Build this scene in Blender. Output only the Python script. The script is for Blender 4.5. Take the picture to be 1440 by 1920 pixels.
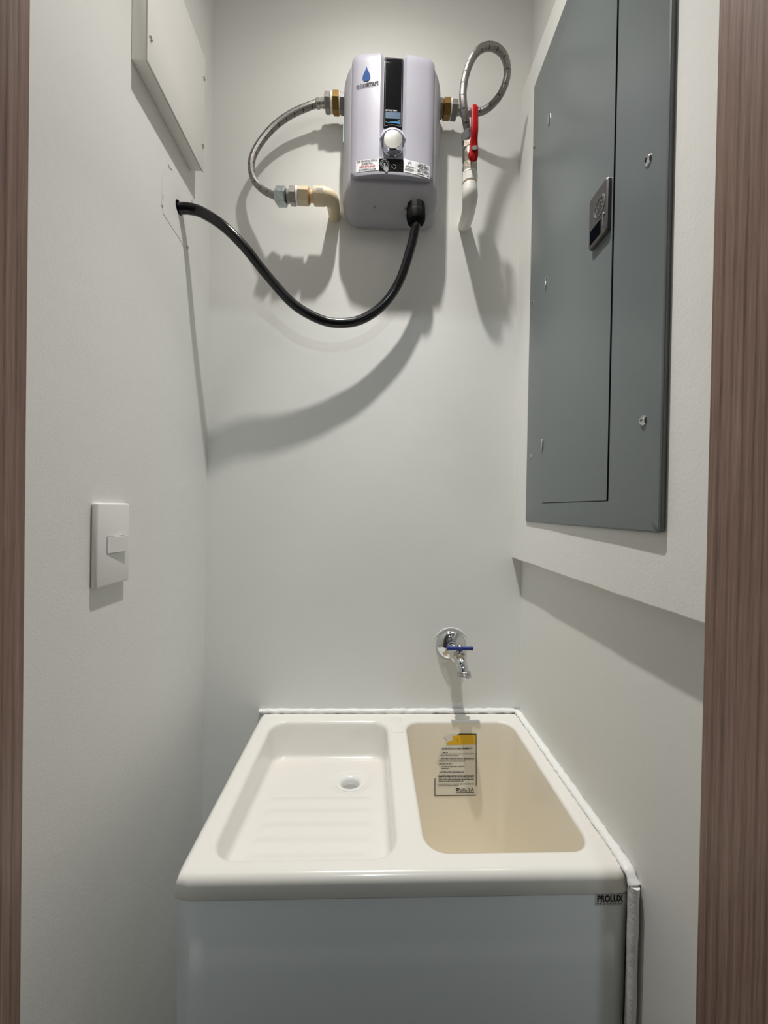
import bpy, bmesh, math, random
from mathutils import Vector, Matrix, noise

random.seed(7)
for o in list(bpy.data.objects):
    bpy.data.objects.remove(o)
scene = bpy.context.scene
COL = scene.collection
H = 1.32                       # height of the lens above the floor; z values below are relative to it
PI = math.pi

# ------------------------------------------------------------------ camera
def make_camera():
    yaw, pitch, roll = 0.0333, -0.0079, 0.017
    f = Vector((math.sin(yaw) * math.cos(pitch), math.cos(yaw) * math.cos(pitch), math.sin(pitch)))
    r = Vector((math.cos(yaw), -math.sin(yaw), 0))
    u = r.cross(f)
    r2 = r * math.cos(roll) + u * math.sin(roll)
    u2 = u * math.cos(roll) - r * math.sin(roll)
    cd = bpy.data.cameras.new('camera')
    cd.sensor_fit = 'VERTICAL'
    cd.sensor_height = 36
    cd.lens = 721.7 / 1920 * 36
    cd.clip_start = 0.01
    cam = bpy.data.objects.new('camera', cd)
    m = Matrix.Identity(4)
    for i in range(3):
        m[i][0], m[i][1], m[i][2] = r2[i], u2[i], -f[i]
    m[2][3] = H
    cam.matrix_world = m
    COL.objects.link(cam)
    scene.camera = cam
make_camera()

# ------------------------------------------------------------------ world, lights, exposure
world = bpy.data.worlds.new('world')
scene.world = world
world.use_nodes = True
world.node_tree.nodes['Background'].inputs[0].default_value = (0.8, 0.9, 1.0, 1)
world.node_tree.nodes['Background'].inputs[1].default_value = 0.05

CEIL = 1.235                   # ceiling, relative to the lens
LAMP = (-0.01, 0.555)          # closet downlight
HALL = (0.05, -0.85)           # hallway downlight
def disc_light(name, x, y, size, power, colour):
    ld = bpy.data.lights.new(name, 'AREA')
    ld.shape = 'DISK'
    ld.size = size
    ld.energy = power
    ld.color = colour
    lo = bpy.data.objects.new(name, ld)
    lo.location = (x, y, H + CEIL - 0.016)
    COL.objects.link(lo)
def beam_light(name, x, y, radius, power, colour):
    """recessed 36-degree LED spot: measured-style angular distribution, cosine of the angle off axis -> intensity"""
    ld = bpy.data.lights.new(name, 'POINT')
    ld.shadow_soft_size = radius
    ld.energy = power
    ld.color = colour
    ld.use_nodes = True
    nt = ld.node_tree
    em = nt.nodes['Emission']
    tc = nt.nodes.new('ShaderNodeTexCoord')
    sp = nt.nodes.new('ShaderNodeSeparateXYZ')
    ng = nt.nodes.new('ShaderNodeMath')
    ng.operation = 'MULTIPLY'
    ng.inputs[1].default_value = -1.0
    rp = nt.nodes.new('ShaderNodeValToRGB')
    pts = ((0.12, 0.0), (0.35, 0.014), (0.50, 0.036), (0.656, 0.072), (0.755, 0.115), (0.894, 0.30), (0.948, 0.66), (0.964, 0.84), (0.978, 0.83), (0.990, 0.80), (1.0, 0.84))
    els = rp.color_ramp.elements
    els[0].position, els[0].color = pts[0][0], (0, 0, 0, 1)
    els[1].position, els[1].color = 1.0, (pts[-1][1],) * 3 + (1,)
    for p, v in pts[1:-1]:
        e = els.new(p)
        e.color = (v, v, v, 1)
    nt.links.new(tc.outputs['Normal'], sp.inputs[0])
    nt.links.new(sp.outputs[2], ng.inputs[0])
    nt.links.new(ng.outputs[0], rp.inputs['Fac'])
    nt.links.new(rp.outputs['Color'], em.inputs['Strength'])
    lo = bpy.data.objects.new(name, ld)
    lo.location = (x, y, H + CEIL - 0.016)
    lo.rotation_euler = (0, math.radians(-2.5), 0)      # the spot is tilted a little to the right in its ring
    COL.objects.link(lo)
beam_light('closet_light', LAMP[0], LAMP[1], 0.014, 79.0, (1.0, 0.965, 0.91))
disc_light('hall_light', HALL[0], HALL[1], 0.10, 6.2, (0.80, 0.95, 1.0))

vs = scene.view_settings
vs.view_transform = 'Standard'
vs.look = 'None'
vs.gamma = 1.0
vs.exposure = 0.0
vs.use_curve_mapping = False

# ------------------------------------------------------------------ materials
def mat(name, col, rough=0.5, metal=0.0, bump=None, vary=None, coat=0.0, emit=None, spec=0.5, trans=None):
    m = bpy.data.materials.new(name)
    m.use_nodes = True
    nt = m.node_tree
    b = nt.nodes['Principled BSDF']
    b.inputs['Base Color'].default_value = (*col, 1)
    b.inputs['Roughness'].default_value = rough
    b.inputs['Metallic'].default_value = metal
    b.inputs['Coat Weight'].default_value = coat
    b.inputs['Coat Roughness'].default_value = 0.08
    b.inputs['Specular IOR Level'].default_value = spec
    if emit:
        b.inputs['Emission Color'].default_value = (*emit[0], 1)
        b.inputs['Emission Strength'].default_value = emit[1]
    tc = nt.nodes.new('ShaderNodeTexCoord')
    if vary:                    # (scale, amount): gentle uneven tint of the thing itself
        n = nt.nodes.new('ShaderNodeTexNoise')
        n.inputs['Scale'].default_value = vary[0]
        n.inputs['Detail'].default_value = 4
        nt.links.new(tc.outputs['Object'], n.inputs['Vector'])
        mx = nt.nodes.new('ShaderNodeMix')
        mx.data_type = 'RGBA'
        k = vary[1]
        mx.inputs['A'].default_value = (*[c * (1 - k) for c in col], 1)
        mx.inputs['B'].default_value = (*[min(1, c * (1 + k)) for c in col], 1)
        nt.links.new(n.outputs['Fac'], mx.inputs['Factor'])
        nt.links.new(mx.outputs['Result'], b.inputs['Base Color'])
    if bump:                    # list of (scale, strength, distance)
        prev = None
        for sc, st, di in bump:
            n = nt.nodes.new('ShaderNodeTexNoise')
            n.inputs['Scale'].default_value = sc
            n.inputs['Detail'].default_value = 3
            nt.links.new(tc.outputs['Object'], n.inputs['Vector'])
            bn = nt.nodes.new('ShaderNodeBump')
            bn.inputs['Strength'].default_value = st
            bn.inputs['Distance'].default_value = di
            nt.links.new(n.outputs['Fac'], bn.inputs['Height'])
            if prev:
                nt.links.new(prev.outputs['Normal'], bn.inputs['Normal'])
            prev = bn
        nt.links.new(prev.outputs['Normal'], b.inputs['Normal'])
    return m

def wood_mat():
    m = mat('walnut_laminate', (0.16, 0.10, 0.075), 0.42)
    nt = m.node_tree
    b = nt.nodes['Principled BSDF']
    tc = nt.nodes.new('ShaderNodeTexCoord')
    def mapped(scale):
        mp = nt.nodes.new('ShaderNodeMapping')
        mp.inputs['Scale'].default_value = scale
        nt.links.new(tc.outputs['Object'], mp.inputs['Vector'])
        return mp.outputs['Vector']
    def tex_noise(scale, detail, dist=0.0):
        n = nt.nodes.new('ShaderNodeTexNoise')
        n.inputs['Scale'].default_value = 1.0
        n.inputs['Detail'].default_value = detail
        n.inputs['Distortion'].default_value = dist
        nt.links.new(mapped(scale), n.inputs['Vector'])
        return n.outputs['Fac']
    def math_node(op, a, bb):
        k = nt.nodes.new('ShaderNodeMath')
        k.operation = op
        for i, v in enumerate((a, bb)):
            if isinstance(v, (int, float)):
                k.inputs[i].default_value = v
            else:
                nt.links.new(v, k.inputs[i])
        return k.outputs[0]
    wv = nt.nodes.new('ShaderNodeTexWave')
    wv.wave_type = 'BANDS'
    wv.bands_direction = 'Y'
    wv.inputs['Scale'].default_value = 1.0
    wv.inputs['Distortion'].default_value = 5.0
    wv.inputs['Detail'].default_value = 1.0
    wv.inputs['Detail Scale'].default_value = 0.5
    nt.links.new(mapped((20, 34, 0.8)), wv.inputs['Vector'])
    line = math_node('POWER', wv.outputs['Fac'], 5.0)          # thin dark growth lines
    broad = tex_noise((35, 35, 1.2), 2, 0.5)
    fine = tex_noise((420, 420, 9), 3)
    pore = tex_noise((1500, 1500, 40), 2)
    s = math_node('ADD', math_node('MULTIPLY', broad, 0.30), math_node('MULTIPLY', fine, 0.42))
    s = math_node('ADD', s, math_node('MULTIPLY', pore, 0.28))
    s = math_node('SUBTRACT', s, math_node('MULTIPLY', line, 0.12))
    rp = nt.nodes.new('ShaderNodeValToRGB')
    e = rp.color_ramp.elements
    e[0].position = 0.28
    e[0].color = (0.105, 0.060, 0.045, 1)
    e[1].position = 0.68
    e[1].color = (0.36, 0.245, 0.195, 1)
    k = e.new(0.49)
    k.color = (0.245, 0.148, 0.113, 1)
    nt.links.new(s, rp.inputs['Fac'])
    nt.links.new(rp.outputs['Color'], b.inputs['Base Color'])
    bn = nt.nodes.new('ShaderNodeBump')
    bn.inputs['Strength'].default_value = 0.25
    bn.inputs['Distance'].default_value = 0.0006
    nt.links.new(fine, bn.inputs['Height'])
    nt.links.new(bn.outputs['Normal'], b.inputs['Normal'])
    return m

def braid_mat():
    """woven steel sheath: fine diagonal weave with short black tracer threads, from the tube's own UVs
    (u once around, v in metres along)"""
    m = mat('braided_steel', (0.55, 0.54, 0.52), 0.32, 0.9)
    nt = m.node_tree
    b = nt.nodes['Principled BSDF']
    uv = nt.nodes.new('ShaderNodeUVMap')
    sx = nt.nodes.new('ShaderNodeSeparateXYZ')
    nt.links.new(uv.outputs['UV'], sx.inputs[0])
    def mn(op, a, bb=None):
        k = nt.nodes.new('ShaderNodeMath')
        k.operation = op
        for i, v in enumerate((a, bb)):
            if v is None:
                continue
            if isinstance(v, (int, float)):
                k.inputs[i].default_value = v
            else:
                nt.links.new(v, k.inputs[i])
        return k.outputs[0]
    U, V = sx.outputs[0], sx.outputs[1]
    a1 = mn('ADD', mn('MULTIPLY', U, 2 * PI * 12), mn('MULTIPLY', V, 1700))
    a2 = mn('SUBTRACT', mn('MULTIPLY', U, 2 * PI * 12), mn('MULTIPLY', V, 1700))
    w = mn('MULTIPLY', mn('SINE', a1), mn('SINE', a2))
    # tracer threads: two short black dashes per 21 mm of length
    fr = mn('FRACT', mn('ADD', mn('DIVIDE', V, 0.021), mn('MULTIPLY', U, 0.35)))
    d1 = mn('LESS_THAN', fr, 0.10)
    fu = mn('FRACT', mn('MULTIPLY', U, 4.0))
    d2 = mn('LESS_THAN', fu, 0.55)
    dash = mn('MULTIPLY', d1, d2)
    mx = nt.nodes.new('ShaderNodeMix')
    mx.data_type = 'RGBA'
    mx.inputs['A'].default_value = (0.10, 0.094, 0.088, 1)
    mx.inputs['B'].default_value = (0.42, 0.40, 0.385, 1)
    nt.links.new(mn('ADD', mn('MULTIPLY', w, 0.5), 0.5), mx.inputs['Factor'])
    mx2 = nt.nodes.new('ShaderNodeMix')
    mx2.data_type = 'RGBA'
    nt.links.new(dash, mx2.inputs['Factor'])
    nt.links.new(mx.outputs['Result'], mx2.inputs['A'])
    mx2.inputs['B'].default_value = (0.01, 0.01, 0.012, 1)
    nt.links.new(mx2.outputs['Result'], b.inputs['Base Color'])
    nt.links.new(mn('MULTIPLY', mn('SUBTRACT', 1.0, dash), 0.85), b.inputs['Metallic'])
    bn = nt.nodes.new('ShaderNodeBump')
    bn.inputs['Strength'].default_value = 0.5
    bn.inputs['Distance'].default_value = 0.0004
    nt.links.new(w, bn.inputs['Height'])
    nt.links.new(bn.outputs['Normal'], b.inputs['Normal'])
    return m

M = {}
M['wall'] = mat('wall_paint', (0.795, 0.797, 0.775), 0.62, bump=[(9, 0.25, 0.004), (420, 0.12, 0.0006)], spec=0.3)
M['wall_rough'] = mat('rolled_wall_paint', (0.795, 0.797, 0.775), 0.6, bump=[(9, 0.25, 0.004), (260, 0.22, 0.0008)], spec=0.3)
M['hall'] = mat('hall_paint', (0.30, 0.28, 0.26), 0.6, bump=[(9, 0.25, 0.004)])
M['ceiling'] = mat('ceiling_paint', (0.78, 0.77, 0.74), 0.8, bump=[(300, 0.1, 0.0006)])
M['floor'] = mat('floor_tile', (0.24, 0.225, 0.21), 0.4, vary=(6, 0.1))
M['wood'] = wood_mat()
M['tub'] = mat('tub_gelcoat', (0.865, 0.843, 0.798), 0.22, coat=0.4, bump=[(22, 0.05, 0.002)])
M['deep'] = mat('bounce_tinted_basin', (0.93, 0.862, 0.735), 0.25, coat=0.3, bump=[(22, 0.05, 0.002)])  # warmer than the tub: light bouncing inside the basin is put into the colour
M['skirt'] = mat('tub_skirt_plastic', (0.785, 0.815, 0.815), 0.5, bump=[(14, 0.08, 0.003)])
M['plate'] = mat('name_plate_foil', (0.58, 0.59, 0.58), 0.4)
M['drain'] = mat('drain_plastic', (0.86, 0.86, 0.84), 0.3)
M['drain_in'] = mat('drain_inside', (0.36, 0.36, 0.35), 0.5)
M['caulk'] = mat('caulk_silicone', (0.90, 0.91, 0.90), 0.38, bump=[(120, 0.5, 0.002), (400, 0.3, 0.001)])
M['heater'] = mat('heater_front_plastic', (0.365, 0.36, 0.42), 0.36, spec=0.25)
M['housing'] = mat('heater_housing_plastic', (0.42, 0.415, 0.455), 0.42, spec=0.25)
M['screen'] = mat('black_gloss_screen', (0.006, 0.006, 0.007), 0.08, spec=0.10)
M['white_print'] = mat('white_print', (0.55, 0.55, 0.55), 0.6, spec=0.1)
M['grey_print'] = mat('grey_print', (0.22, 0.23, 0.24), 0.6, spec=0.1)
M['black_print'] = mat('black_print', (0.010, 0.010, 0.012), 0.6, spec=0.1)
M['red_print'] = mat('red_print', (0.42, 0.02, 0.03), 0.6, spec=0.1)
M['blue_print'] = mat('blue_print', (0.006, 0.055, 0.21), 0.6, spec=0.1)
M['cyan_print'] = mat('cyan_print', (0.03, 0.17, 0.36), 0.6, spec=0.1)
M['lcd'] = mat('lcd_blue', (0.030, 0.080, 0.150), 0.4, spec=0.1)
M['label'] = mat('white_label', (0.66, 0.66, 0.68), 0.5, spec=0.2)
M['label_blue'] = mat('pale_blue_label', (0.30, 0.50, 0.60), 0.4)
M['chrome'] = mat('chrome', (0.66, 0.68, 0.70), 0.06, 1.0)
M['satin'] = mat('satin_chrome', (0.60, 0.60, 0.60), 0.22, 1.0)
M['knob_face'] = mat('knob_face', (0.60, 0.60, 0.58), 0.20, 0.9)
M['zinc'] = mat('galvanised_steel', (0.44, 0.43, 0.42), 0.34, 0.95, bump=[(300, 0.25, 0.001)])
M['zinc_dark'] = mat('dull_grey_steel', (0.33, 0.32, 0.30), 0.42, 0.8, bump=[(300, 0.3, 0.001)])
M['painted_nut'] = mat('paint_flecked_steel', (0.45, 0.50, 0.51), 0.36, 0.75, bump=[(160, 0.5, 0.002)], vary=(170, 0.6))
M['brass'] = mat('brass', (0.50, 0.31, 0.10), 0.30, 0.95)
M['nickel'] = mat('nickel', (0.46, 0.41, 0.35), 0.22, 0.95, bump=[(200, 0.3, 0.001)])
M['tape'] = mat('thread_tape', (0.88, 0.87, 0.84), 0.7, bump=[(500, 0.6, 0.001)])
M['cream_pipe'] = mat('cream_pipe', (0.66, 0.56, 0.38), 0.42, bump=[(120, 0.15, 0.001)])
M['glue'] = mat('orange_pipe_cement', (0.62, 0.30, 0.08), 0.35)
M['white_pipe'] = mat('white_pipe', (0.74, 0.73, 0.68), 0.38, bump=[(90, 0.15, 0.001)])
M['red'] = mat('red_vinyl', (0.36, 0.004, 0.006), 0.4, bump=[(160, 0.1, 0.001)], spec=0.12)
M['grey_plastic'] = mat('grey_plastic', (0.13, 0.14, 0.15), 0.45)
M['rubber'] = mat('black_cable', (0.004, 0.004, 0.006), 0.19, bump=[(120, 0.08, 0.001)])
M['black_nylon'] = mat('black_nylon', (0.004, 0.004, 0.005), 0.6, spec=0.10)
M['panel'] = mat('grey_enamel', (0.150, 0.174, 0.180), 0.26, bump=[(30, 0.06, 0.002)], spec=0.5)
M['dark'] = mat('dark_gap', (0.004, 0.005, 0.008), 0.9, spec=0.0)
M['latch'] = mat('latch_plastic', (0.062, 0.058, 0.058), 0.42, bump=[(300, 0.1, 0.0006)])
M['latch_mark'] = mat('latch_relief', (0.20, 0.20, 0.205), 0.3)
M['switch'] = mat('switch_plastic', (0.80, 0.80, 0.79), 0.35)
M['box'] = mat('box_paint', (0.80, 0.79, 0.76), 0.5, bump=[(200, 0.1, 0.0006)])
M['chip'] = mat('bare_plaster', (0.46, 0.42, 0.40), 0.85)
M['handle_blue'] = mat('blue_enamel', (0.012, 0.028, 0.22), 0.3)
M['sticker'] = mat('aged_sticker', (0.80, 0.765, 0.68), 0.4)
M['yellow'] = mat('yellow_print', (0.80, 0.47, 0.015), 0.4)
M['lens'] = mat('lamp_lens', (0.9, 0.9, 0.9), 0.4, emit=((1.0, 0.95, 0.88), 6.0))
M['lamp'] = mat('lamp_trim', (0.8, 0.8, 0.8), 0.4)
M['braid'] = braid_mat()

# ------------------------------------------------------------------ building helpers
BASE = {}
def W(x, y, z):
    return Vector((x, y, z + H))

def link(ob, parent, base):
    COL.objects.link(ob)
    if parent is not None:
        ob.parent = parent
    BASE[ob.name] = base
    return ob

def obj(name, bm, m, parent=None, smooth=True, angle=35, base=None, kind=None, label=None):
    """one mesh object; vertices are given in world metres"""
    if parent is not None:
        base = BASE[parent.name]
    base = base or Vector((0, 0, 0))
    bmesh.ops.recalc_face_normals(bm, faces=bm.faces)
    bmesh.ops.translate(bm, verts=bm.verts, vec=-base)
    me = bpy.data.meshes.new(name)
    bm.to_mesh(me)
    bm.free()
    if smooth:
        me.polygons.foreach_set('use_smooth', [True] * len(me.polygons))
        me.set_sharp_from_angle(angle=math.radians(angle))
    me.materials.append(M[m])
    ob = bpy.data.objects.new(name, me)
    link(ob, parent, base)
    if parent is None:
        ob.location = base
    if kind:
        ob['kind'] = kind
    if label:
        ob['label'] = label
    return ob

def thing(name, label, cat, loc, group=None):
    o = bpy.data.objects.new(name, None)
    o.empty_display_size = 0.03
    o.location = loc
    o['label'] = label
    o['category'] = cat
    if group:
        o['group'] = group
    return link(o, None, Vector(loc))

def tag(o, label, cat, group=None):
    o['label'] = label
    o['category'] = cat
    if group:
        o['group'] = group
    return o

def struct(name, bm, m, parent=None, **k):
    o = obj(name, bm, m, parent, **k)
    if parent is None:
        o['kind'] = 'structure'
    return o

def nb():
    return bmesh.new()

def box(bm, x0, x1, y0, y1, z0, z1, bev=0.0, seg=2):
    """box in lens-relative z, bevelled"""
    vs_ = [bm.verts.new(W(x, y, z)) for x in (x0, x1) for y in (y0, y1) for z in (z0, z1)]
    fs = []
    for q in ((0, 1, 3, 2), (4, 6, 7, 5), (0, 4, 5, 1), (2, 3, 7, 6), (0, 2, 6, 4), (1, 5, 7, 3)):
        fs.append(bm.faces.new([vs_[i] for i in q]))
    if bev > 0:
        es = list({e for f in fs for e in f.edges})
        bmesh.ops.bevel(bm, geom=es, offset=bev, segments=seg, affect='EDGES', profile=0.5)
    return bm

def frame_of(d):
    d = d.normalized()
    a = Vector((0, 0, 1)) if abs(d.z) < 0.9 else Vector((1, 0, 0))
    x = a.cross(d).normalized()
    return x, d.cross(x).normalized(), d

def lathe(bm, p0, d, prof, n=32, squash=None, rot=0.0):
    """prof: (distance along d, radius); closed at both ends"""
    x, y, d = frame_of(Vector(d))
    p0 = Vector(p0)
    rings = []
    for t, r in prof:
        rings.append([bm.verts.new(p0 + d * t + (x * math.cos(rot + 2 * PI * i / n) + y * math.sin(rot + 2 * PI * i / n)) * r) for i in range(n)])
    for a, b in zip(rings, rings[1:]):
        for i in range(n):
            bm.faces.new((a[i], a[(i + 1) % n], b[(i + 1) % n], b[i]))
    bm.faces.new(rings[0])
    bm.faces.new(rings[-1])
    return bm

def hexnut(bm, p0, d, length, r, ch=0.0015, rot=0.3):
    """hexagonal nut: six flats with chamfered ends"""
    return lathe(bm, p0, d, [(0, r * 0.86), (ch, r), (length - ch, r), (length, r * 0.86)], 6, rot=rot)

def catmull(pts, n=8):
    pts = [Vector(p) for p in pts]
    out = []
    P = [pts[0] * 2 - pts[1]] + pts + [pts[-1] * 2 - pts[-2]]
    for i in range(1, len(P) - 2):
        a, b, c, d = P[i - 1:i + 3]
        for k in range(n):
            t = k / n
            out.append(0.5 * ((2 * b) + (c - a) * t + (2 * a - 5 * b + 4 * c - d) * t * t + (3 * b - a - 3 * c + d) * t ** 3))
    out.append(pts[-1])
    return out

def tube(bm, path, rad, n=20, cap=True, uv=False):
    """sweep a circle along a path (parallel transport); rad is a number or a function of 0..1"""
    path = [Vector(p) for p in path]
    tan = []
    for i in range(len(path)):
        a = path[max(0, i - 1)]
        b = path[min(len(path) - 1, i + 1)]
        tan.append((b - a).normalized())
    x, y, _ = frame_of(tan[0])
    rings, lens, s = [], [], 0.0
    for i, p in enumerate(path):
        if i:
            s += (p - path[i - 1]).length
            q = tan[i - 1].rotation_difference(tan[i])
            x = q @ x
            x = (x - tan[i] * x.dot(tan[i])).normalized()
        y = tan[i].cross(x)
        r = rad(i / (len(path) - 1)) if callable(rad) else rad
        rings.append([bm.verts.new(p + (x * math.cos(2 * PI * k / n) + y * math.sin(2 * PI * k / n)) * r) for k in range(n)])
        lens.append(s)
    lay = bm.loops.layers.uv.verify() if uv else None
    for i in range(len(rings) - 1):
        a, b = rings[i], rings[i + 1]
        for k in range(n):
            k2 = (k + 1) % n
            f = bm.faces.new((a[k], a[k2], b[k2], b[k]))
            if uv:
                u0, u1 = k / n, (k + 1) / n
                for lp, (uu, vv) in zip(f.loops, ((u0, lens[i]), (u1, lens[i]), (u1, lens[i + 1]), (u0, lens[i + 1]))):
                    lp[lay].uv = (uu, vv)
    if cap:
        bm.faces.new(rings[0])
        bm.faces.new(rings[-1])
    return bm

def poly_plate(bm, pts, thick, to3):
    """extruded flat outline: to3(u, v, h) -> world"""
    a = [bm.verts.new(to3(u, v, 0)) for u, v in pts]
    b = [bm.verts.new(to3(u, v, thick)) for u, v in pts]
    bm.faces.new(a)
    bm.faces.new(b)
    for i in range(len(pts)):
        j = (i + 1) % len(pts)
        bm.faces.new((a[i], a[j], b[j], b[i]))
    return bm

def rrect(x0, x1, y0, y1, r, n=6):
    out = []
    for cx, cy, a0 in ((x1 - r, y1 - r, 0), (x0 + r, y1 - r, 90), (x0 + r, y0 + r, 180), (x1 - r, y0 + r, 270)):
        for k in range(n + 1):
            a = math.radians(a0 + 90 * k / n)
            out.append((cx + r * math.cos(a), cy + r * math.sin(a)))
    return out

def text_faces(body, size, bold=0.0, spacing=1.0, align='CENTER'):
    cu = bpy.data.curves.new('lettering', 'FONT')
    cu.body = body
    cu.size = size
    cu.align_x = align
    cu.align_y = 'CENTER'
    cu.offset = bold
    cu.space_character = spacing
    cu.resolution_u = 3
    ob = bpy.data.objects.new('lettering', cu)
    COL.objects.link(ob)
    dg = bpy.context.evaluated_depsgraph_get()
    me = bpy.data.meshes.new_from_object(ob.evaluated_get(dg))
    vs_ = [(v.co.x, v.co.y) for v in me.vertices]
    fs = [tuple(p.vertices) for p in me.polygons]
    bpy.data.objects.remove(ob)
    bpy.data.curves.remove(cu)
    bpy.data.meshes.remove(me)
    return vs_, fs

def put_text(bm, body, size, to3, u0, v0, bold=0.0, spacing=1.0, align='CENTER', width=None, slope=0.0):
    """lettering laid on a surface; to3(u, v) -> world point on it"""
    vs_, fs = text_faces(body, size, bold, spacing, align)
    if not vs_:
        return bm
    if width:
        w = max(v[0] for v in vs_) - min(v[0] for v in vs_)
        k = width / w
    else:
        k = 1.0
    nv = [bm.verts.new(to3(u0 + x * k, v0 + y + x * k * slope)) for x, y in vs_]
    for f in fs:
        try:
            bm.faces.new([nv[i] for i in f])
        except ValueError:
            pass
    return bm

def put_quad(bm, u0, u1, v0, v1, to3, nu=1):
    for i in range(nu):
        a, b = u0 + (u1 - u0) * i / nu, u0 + (u1 - u0) * (i + 1) / nu
        bm.faces.new([bm.verts.new(to3(*q)) for q in ((a, v0), (b, v0), (b, v1), (a, v1))])
    return bm

def ring_flat(bm, cu, cv, r0, r1, to3, a0=0, a1=360, n=32, sx=1.0):
    pts = []
    for i in range(n + 1):
        a = math.radians(a0 + (a1 - a0) * i / n)
        pts.append((bm.verts.new(to3(cu + sx * r0 * math.cos(a), cv + r0 * math.sin(a))),
                    bm.verts.new(to3(cu + sx * r1 * math.cos(a), cv + r1 * math.sin(a)))))
    for p, q in zip(pts, pts[1:]):
        bm.faces.new((p[0], p[1], q[1], q[0]))
    return bm

# ------------------------------------------------------------------ the closet and the hall in front of it
XL, XB, XR, YB = -0.365, 0.3225, 0.3456, 0.867
FL = -H
YH = -1.35                     # far wall of the hallway behind the camera
JL, JR = -0.261, 0.269         # faces of the door lining
struct('floor', box(nb(), -1.25, 1.25, YH - 0.1, YB + 0.1, FL - 0.06, FL), 'floor', smooth=False)
struct('ceiling', box(nb(), -1.25, 1.25, YH - 0.1, YB + 0.1, CEIL, CEIL + 0.06), 'ceiling', smooth=False)
wall_back = struct('wall_back', box(nb(), XL - 0.1, XR + 0.1, YB, YB + 0.1, FL, CEIL), 'wall', smooth=False)
wall_left = struct('wall_left', box(nb(), XL - 0.1, XL, 0.29, YB, FL, CEIL), 'wall_rough', smooth=False)

# right wall: plastered box-out that carries the breaker panel, lower and upper wall set back behind it
bm = box(nb(), XR, XR + 0.1, 0.29, YB, FL, CEIL)
wall_right = struct('wall_right', bm, 'wall', smooth=False)
bm = nb()
# the box-out has a hand-finished lower edge: slightly wavy
ny = 60
prof = []
for i in range(ny + 1):
    y = 0.29 + (YB - 0.29) * i / ny
    dz = 0.0011 * noise.noise(Vector((y * 22, 1.3, 0))) + 0.0004 * noise.noise(Vector((y * 90, 4.3, 0)))
    dx = 0.0012 * noise.noise(Vector((y * 14, 9.3, 0)))
    zb_, zt_ = -0.1068 + dz, 0.9405 + dz
    prof.append([bm.verts.new(W(*q)) for q in ((XR + 0.002, y, zb_), (XB + 0.0022 + dx, y, zb_), (XB + dx * 0.4, y, zb_ + 0.0022),
                                               (XB, y, 0.3), (XB, y, zt_ - 0.002), (XB + 0.002, y, zt_), (XR + 0.002, y, zt_))])
for a, b in zip(prof, prof[1:]):
    for i in range(6):
        bm.faces.new((a[i], a[i + 1], b[i + 1], b[i]))
    bm.faces.new((a[6], a[0], b[0], b[6]))
bm.faces.new(prof[0])
bm.faces.new(prof[-1])
obj('panel_box_out', bm, 'wall_rough', wall_right)

struct('wall_front_left', box(nb(), -1.25, JL - 0.03, 0.17, 0.29, FL, CEIL), 'wall', smooth=False)
struct('wall_front_right', box(nb(), JR + 0.03, 1.25, 0.17, 0.29, FL, CEIL), 'wall', smooth=False)
struct('wall_front_top', box(nb(), JL - 0.03, JR + 0.03, 0.17, 0.29, 0.79, CEIL), 'wall', smooth=False)
struct('wall_hall_back', box(nb(), -1.25, 1.25, YH - 0.1, YH, FL, CEIL), 'hall', smooth=False)
struct('wall_hall_left', box(nb(), -1.35, -1.25, YH, 0.29, FL, CEIL), 'hall', smooth=False)
struct('wall_hall_right', box(nb(), 1.25, 1.35, YH, 0.29, FL, CEIL), 'hall', smooth=False)
struct('trim_1', box(nb(), JL - 0.03, JL, 0.155, 0.30, FL, 0.79, 0.0012), 'wood', smooth=False)
struct('trim_2', box(nb(), JR, JR + 0.03, 0.155, 0.30, FL, 0.79, 0.0012), 'wood', smooth=False)
struct('trim_3', box(nb(), JL - 0.03, JR + 0.03, 0.155, 0.30, 0.76, 0.79, 0.0012), 'wood', smooth=False)

# plaster patch around the cable hole, and chips in the paint
def to_left(h0=0.0):
    return lambda y, z, h=0.0: W(XL + h0 + h, y, z)
patch = [(0.6796, 0.5939), (0.7024, 0.6010), (0.742, 0.6045), (0.7797, 0.6065), (0.7850, 0.6016), (0.781, 0.57), (0.774, 0.53),
         (0.7651, 0.4977), (0.745, 0.4940), (0.7318, 0.4962), (0.705, 0.4975), (0.6760, 0.4999), (0.6715, 0.515), (0.6704, 0.5498), (0.674, 0.575)]
bm = poly_plate(nb(), patch, 0.0009, to_left(-0.0002))
bmesh.ops.bevel(bm, geom=[e for e in bm.edges if len(e.link_faces) == 2 and e.calc_face_angle(0) > 1], offset=0.0004, segments=1, affect='EDGES')
obj('plaster_patch', bm, 'wall_rough', wall_left)
def chip(cy, cz, ry, rz, seed, h=0.0012, mt='chip', rot=0.0):
    pts = []
    for k in range(11):
        a = 2 * PI * k / 11
        rr = 0.65 + 0.5 * abs(noise.noise(Vector((seed, k * 1.7, 0))))
        y, z = ry * rr * math.cos(a), rz * rr * math.sin(a)
        pts.append((cy + y * math.cos(rot) - z * math.sin(rot), cz + y * math.sin(rot) + z * math.cos(rot)))
    obj('paint_chip', poly_plate(nb(), pts, h, to_left(-0.0002)), mt, wall_left, smooth=False)
chip(0.6918, 0.5938, 0.0035, 0.0042, 1.0)
chip(0.7780, 0.6010, 0.0016, 0.0055, 2.0, 0.0014)
chip(0.7606, 0.4990, 0.0030, 0.0045, 3.0, 0.0016)
chip(0.6735, 0.5260, 0.0012, 0.0060, 5.0, 0.0015)
chip(0.6728, 0.5110, 0.0034, 0.0016, 6.0, 0.0020, 'wall_rough')
chip(0.7640, 0.5030, 0.0050, 0.0016, 7.0, 0.0024, 'wall_rough', 0.6)
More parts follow.
